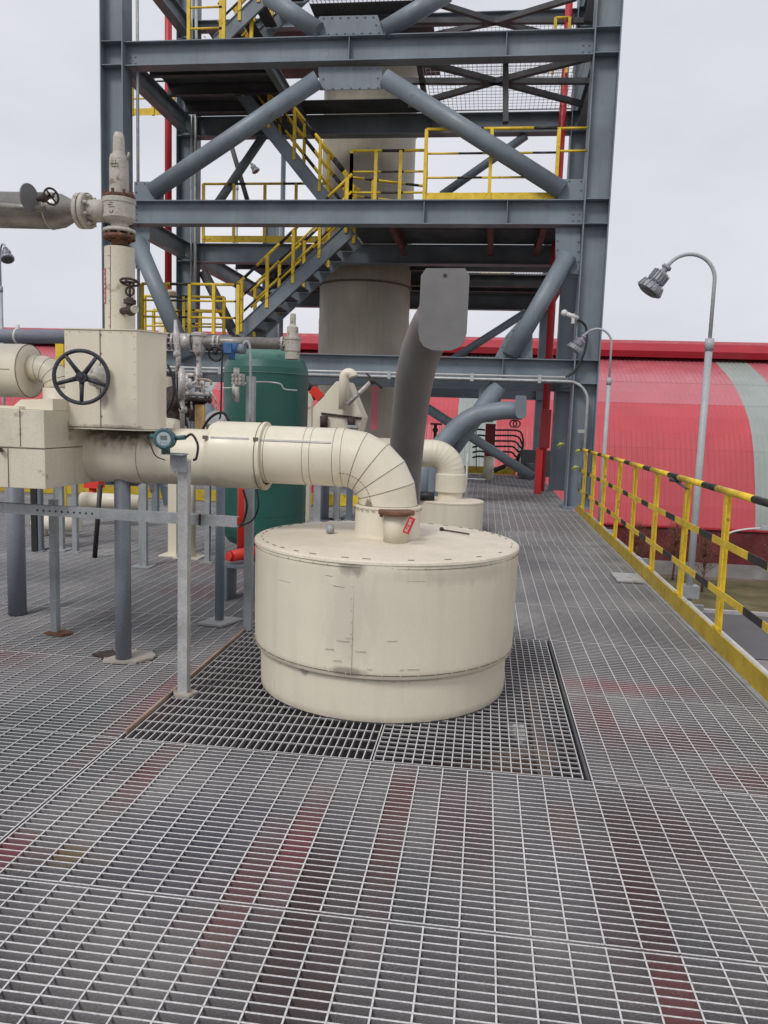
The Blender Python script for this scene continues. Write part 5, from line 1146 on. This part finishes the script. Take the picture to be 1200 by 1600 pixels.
# maroon fire cabinet and its red leg
T = thing('fire_cabinet', 'tall dark red fire cabinet on a red leg beside the right rear tower column', 'cabinet', at(852, 762, 16.8))
yk = 16.8; m = MB(); a_, b_ = at(843, 700, yk), at(862, 640, yk); m.box(a_.x, b_.x, yk, yk+.3, a_.z, b_.z); m.build('door', REDD, T, bev=.01)
m = MB(); m.box(at(838, 720, yk).x, at(848, 720, yk).x, yk+.05, yk+.25, 0, at(843, 700, yk).z); m.build('leg', RED, T)
m = MB(); xx = at(731, 700, 12).x; m.cyl((xx, 12, 0), (xx, 12, at(727, 708, 12).z), .018, n=8); m.cyl((xx, 12, .62), (xx+.3, 12, .62), .01, n=6); tag(m.build('thin_stanchion', GALV), 'thin grey stanchion standing right of the farther drum', 'stanchion')
m = MB(); xx = at(679, 700, 19).x; m.cyl((xx, 19, .6), (xx, 19, at(679, 662, 19).z), .04, n=8); m.box(xx-.12, xx+.15, 18.98, 19.02, at(679, 664, 19).z, at(679, 661, 19).z); m.ball((xx, 19, at(679, 672, 19).z), .07, 8); tag(m.build('vent_pipe', RUSTD), 'small dark capped vent pipe before the red warehouse wall, above the farther elbow', 'vent pipe')
T = thing('pump_skid', 'dark pump skid with pipes at the far right end of the walkway under the tower', 'pump', (1.0, 21.4, 0))
m = MB(); m.box(.95, 1.35, 21.2, 21.8, .02, .14); m.build('skid', DARKST, T)
m = MB(); m.cyl((1.05, 21.4, .3), (1.32, 21.4, .3), .13, n=16); m.cyl((.9, 21.4, .3), (1.05, 21.4, .3), .08, n=12); m.build('motor', DARKST, T)
m = MB(); m.tube([(.95, 21.4, .3), (.92, 21.4, .7), (.92, 21.9, .9), (.92, 22.4, .9)], .04, 10); m.build('pipe', VALVE2, T)
FK = thing('end_guard', 'dirty yellow kick plate with a grey plinth at the far deck end under the tower', 'kick plate', (-.5, 22.6, 0))
m = MB(); m.box(-3, .9, 22.55, 22.56, .01, .22); m.build('kick_plate', YDIRT, FK)
m = MB(); m.box(.95, 2.1, 22.4, 22.7, 0, .75); m.build('grey_plinth', DARKST, FK)
m = MB(); m.box(at(655, 730, 21).x, at(700, 730, 21).x, 21.2, 21.6, 0, at(680, 690, 21).z); tag(m.build('concrete_block', CONC), 'grey block behind the farther cream elbow', 'block')
# yellow posts seen between pipe and second drum
m = MB(); g = at(662, 750, 13); m.box(g.x-.05, g.x+.05, 13, 13.06, 0, 1.1); tag(m.build('yellow_post', YEL), 'short yellow post left of the farther drum neck', 'post')
m = MB(); g = at(483, 760, 12.4); m.box(g.x-.15, g.x+.2, 12.4, 12.6, .25, .8); tag(m.build('red_cabinet', RED), 'small red cabinet under the big pipe right of the green tank', 'cabinet')
m = MB(); m.box(-2.9, -1.6, 12.8, 12.81, .01, .2); tag(m.build('yellow_kick_plate', YEL), 'short yellow kick plate seen under the elbow of the big pipe', 'kick plate')

# conduit along the lowest tower beam and down the right column
yc_ = FY-.2
T = thing('tower_conduit', 'bright galvanised conduit clipped along the lowest tower beam and bending down the right column', 'conduit', (0, yc_, 0))
z_ = at(700, 591, yc_).z
m = MB(); m.tube([(-6.8, yc_, z_), (XRR-.3, yc_, z_)]+arc3((XRR-.3, yc_, z_-.35), (0, 0, 1), (1, 0, 0), .35, 0, PI/2, 8)[1:]+[(XRR+.05, yc_, .3)], .026, 10); m.build('lower_run', GALV, T)
m = MB(); m.cyl((-6.8, yc_, z_+.07), (XRR-.32, yc_, z_+.07), .018, n=8); m.build('upper_run', WHITE, T)
m = MB()
for x in (-5, -3.4, -1.8, -.3, .9): m.box(x-.03, x+.03, yc_-.035, yc_+.06, z_-.04, z_+.10); m.build('clip', GALV, T); m = MB()
m.box(XRR-.09, XRR+.05, yc_-.02, yc_+.02, z_-.9, z_-.84); m.build('clip', GALV, T)
cable([(XRR-.35, yc_, z_+.07), (XRR-.2, yc_, z_+.2), (XRR-.05, yc_, z_+.55), (XRR-.06, yc_, z_+.95), (XRR-.25, yc_-.03, z_+1.1)], .022, CABLE, 'black flexible cable rising on the right tower column above the conduit')
m = MB(); c = V((XRR-.3, yc_-.05, z_+1.12)); m.cyl(c+V((-.12, 0, .05)), c+V((.1, 0, -.03)), .04, n=10); m.ball(c+V((-.15, 0, .06)), .06, 8); m.box(c.x-.02, c.x+.03, yc_-.08, yc_+.03, c.z-.12, c.z+.05); tag(m.build('floodlight', WHITE), 'small pale fitting with yellow tape on the right tower column', 'fitting')
for i, (px_, py_, l) in enumerate(((905, 705, 'scrap of yellow green tape tied where the railing meets the tower column'), (877, 695, 'scrap of yellow green tape stuck on the tower column left of the railing end'), (900, 731, 'lower scrap of tape tied at the railing end'))):
    c = at(px_, py_, 14.15); m = MB(); m.tube([c+V((-.07, 0, -.02)), c+V((-.02, -.02, .015)), c+V((.05, 0, .02))], [.012, .028, .01], 6); m.tube([c+V((-.01, 0, .01)), c+V((-.03, -.01, -.07))], [.014, .006], 5); tag(m.build('tape_scrap', YTAPE), l, 'tape')
print('objects', len(bpy.data.objects))
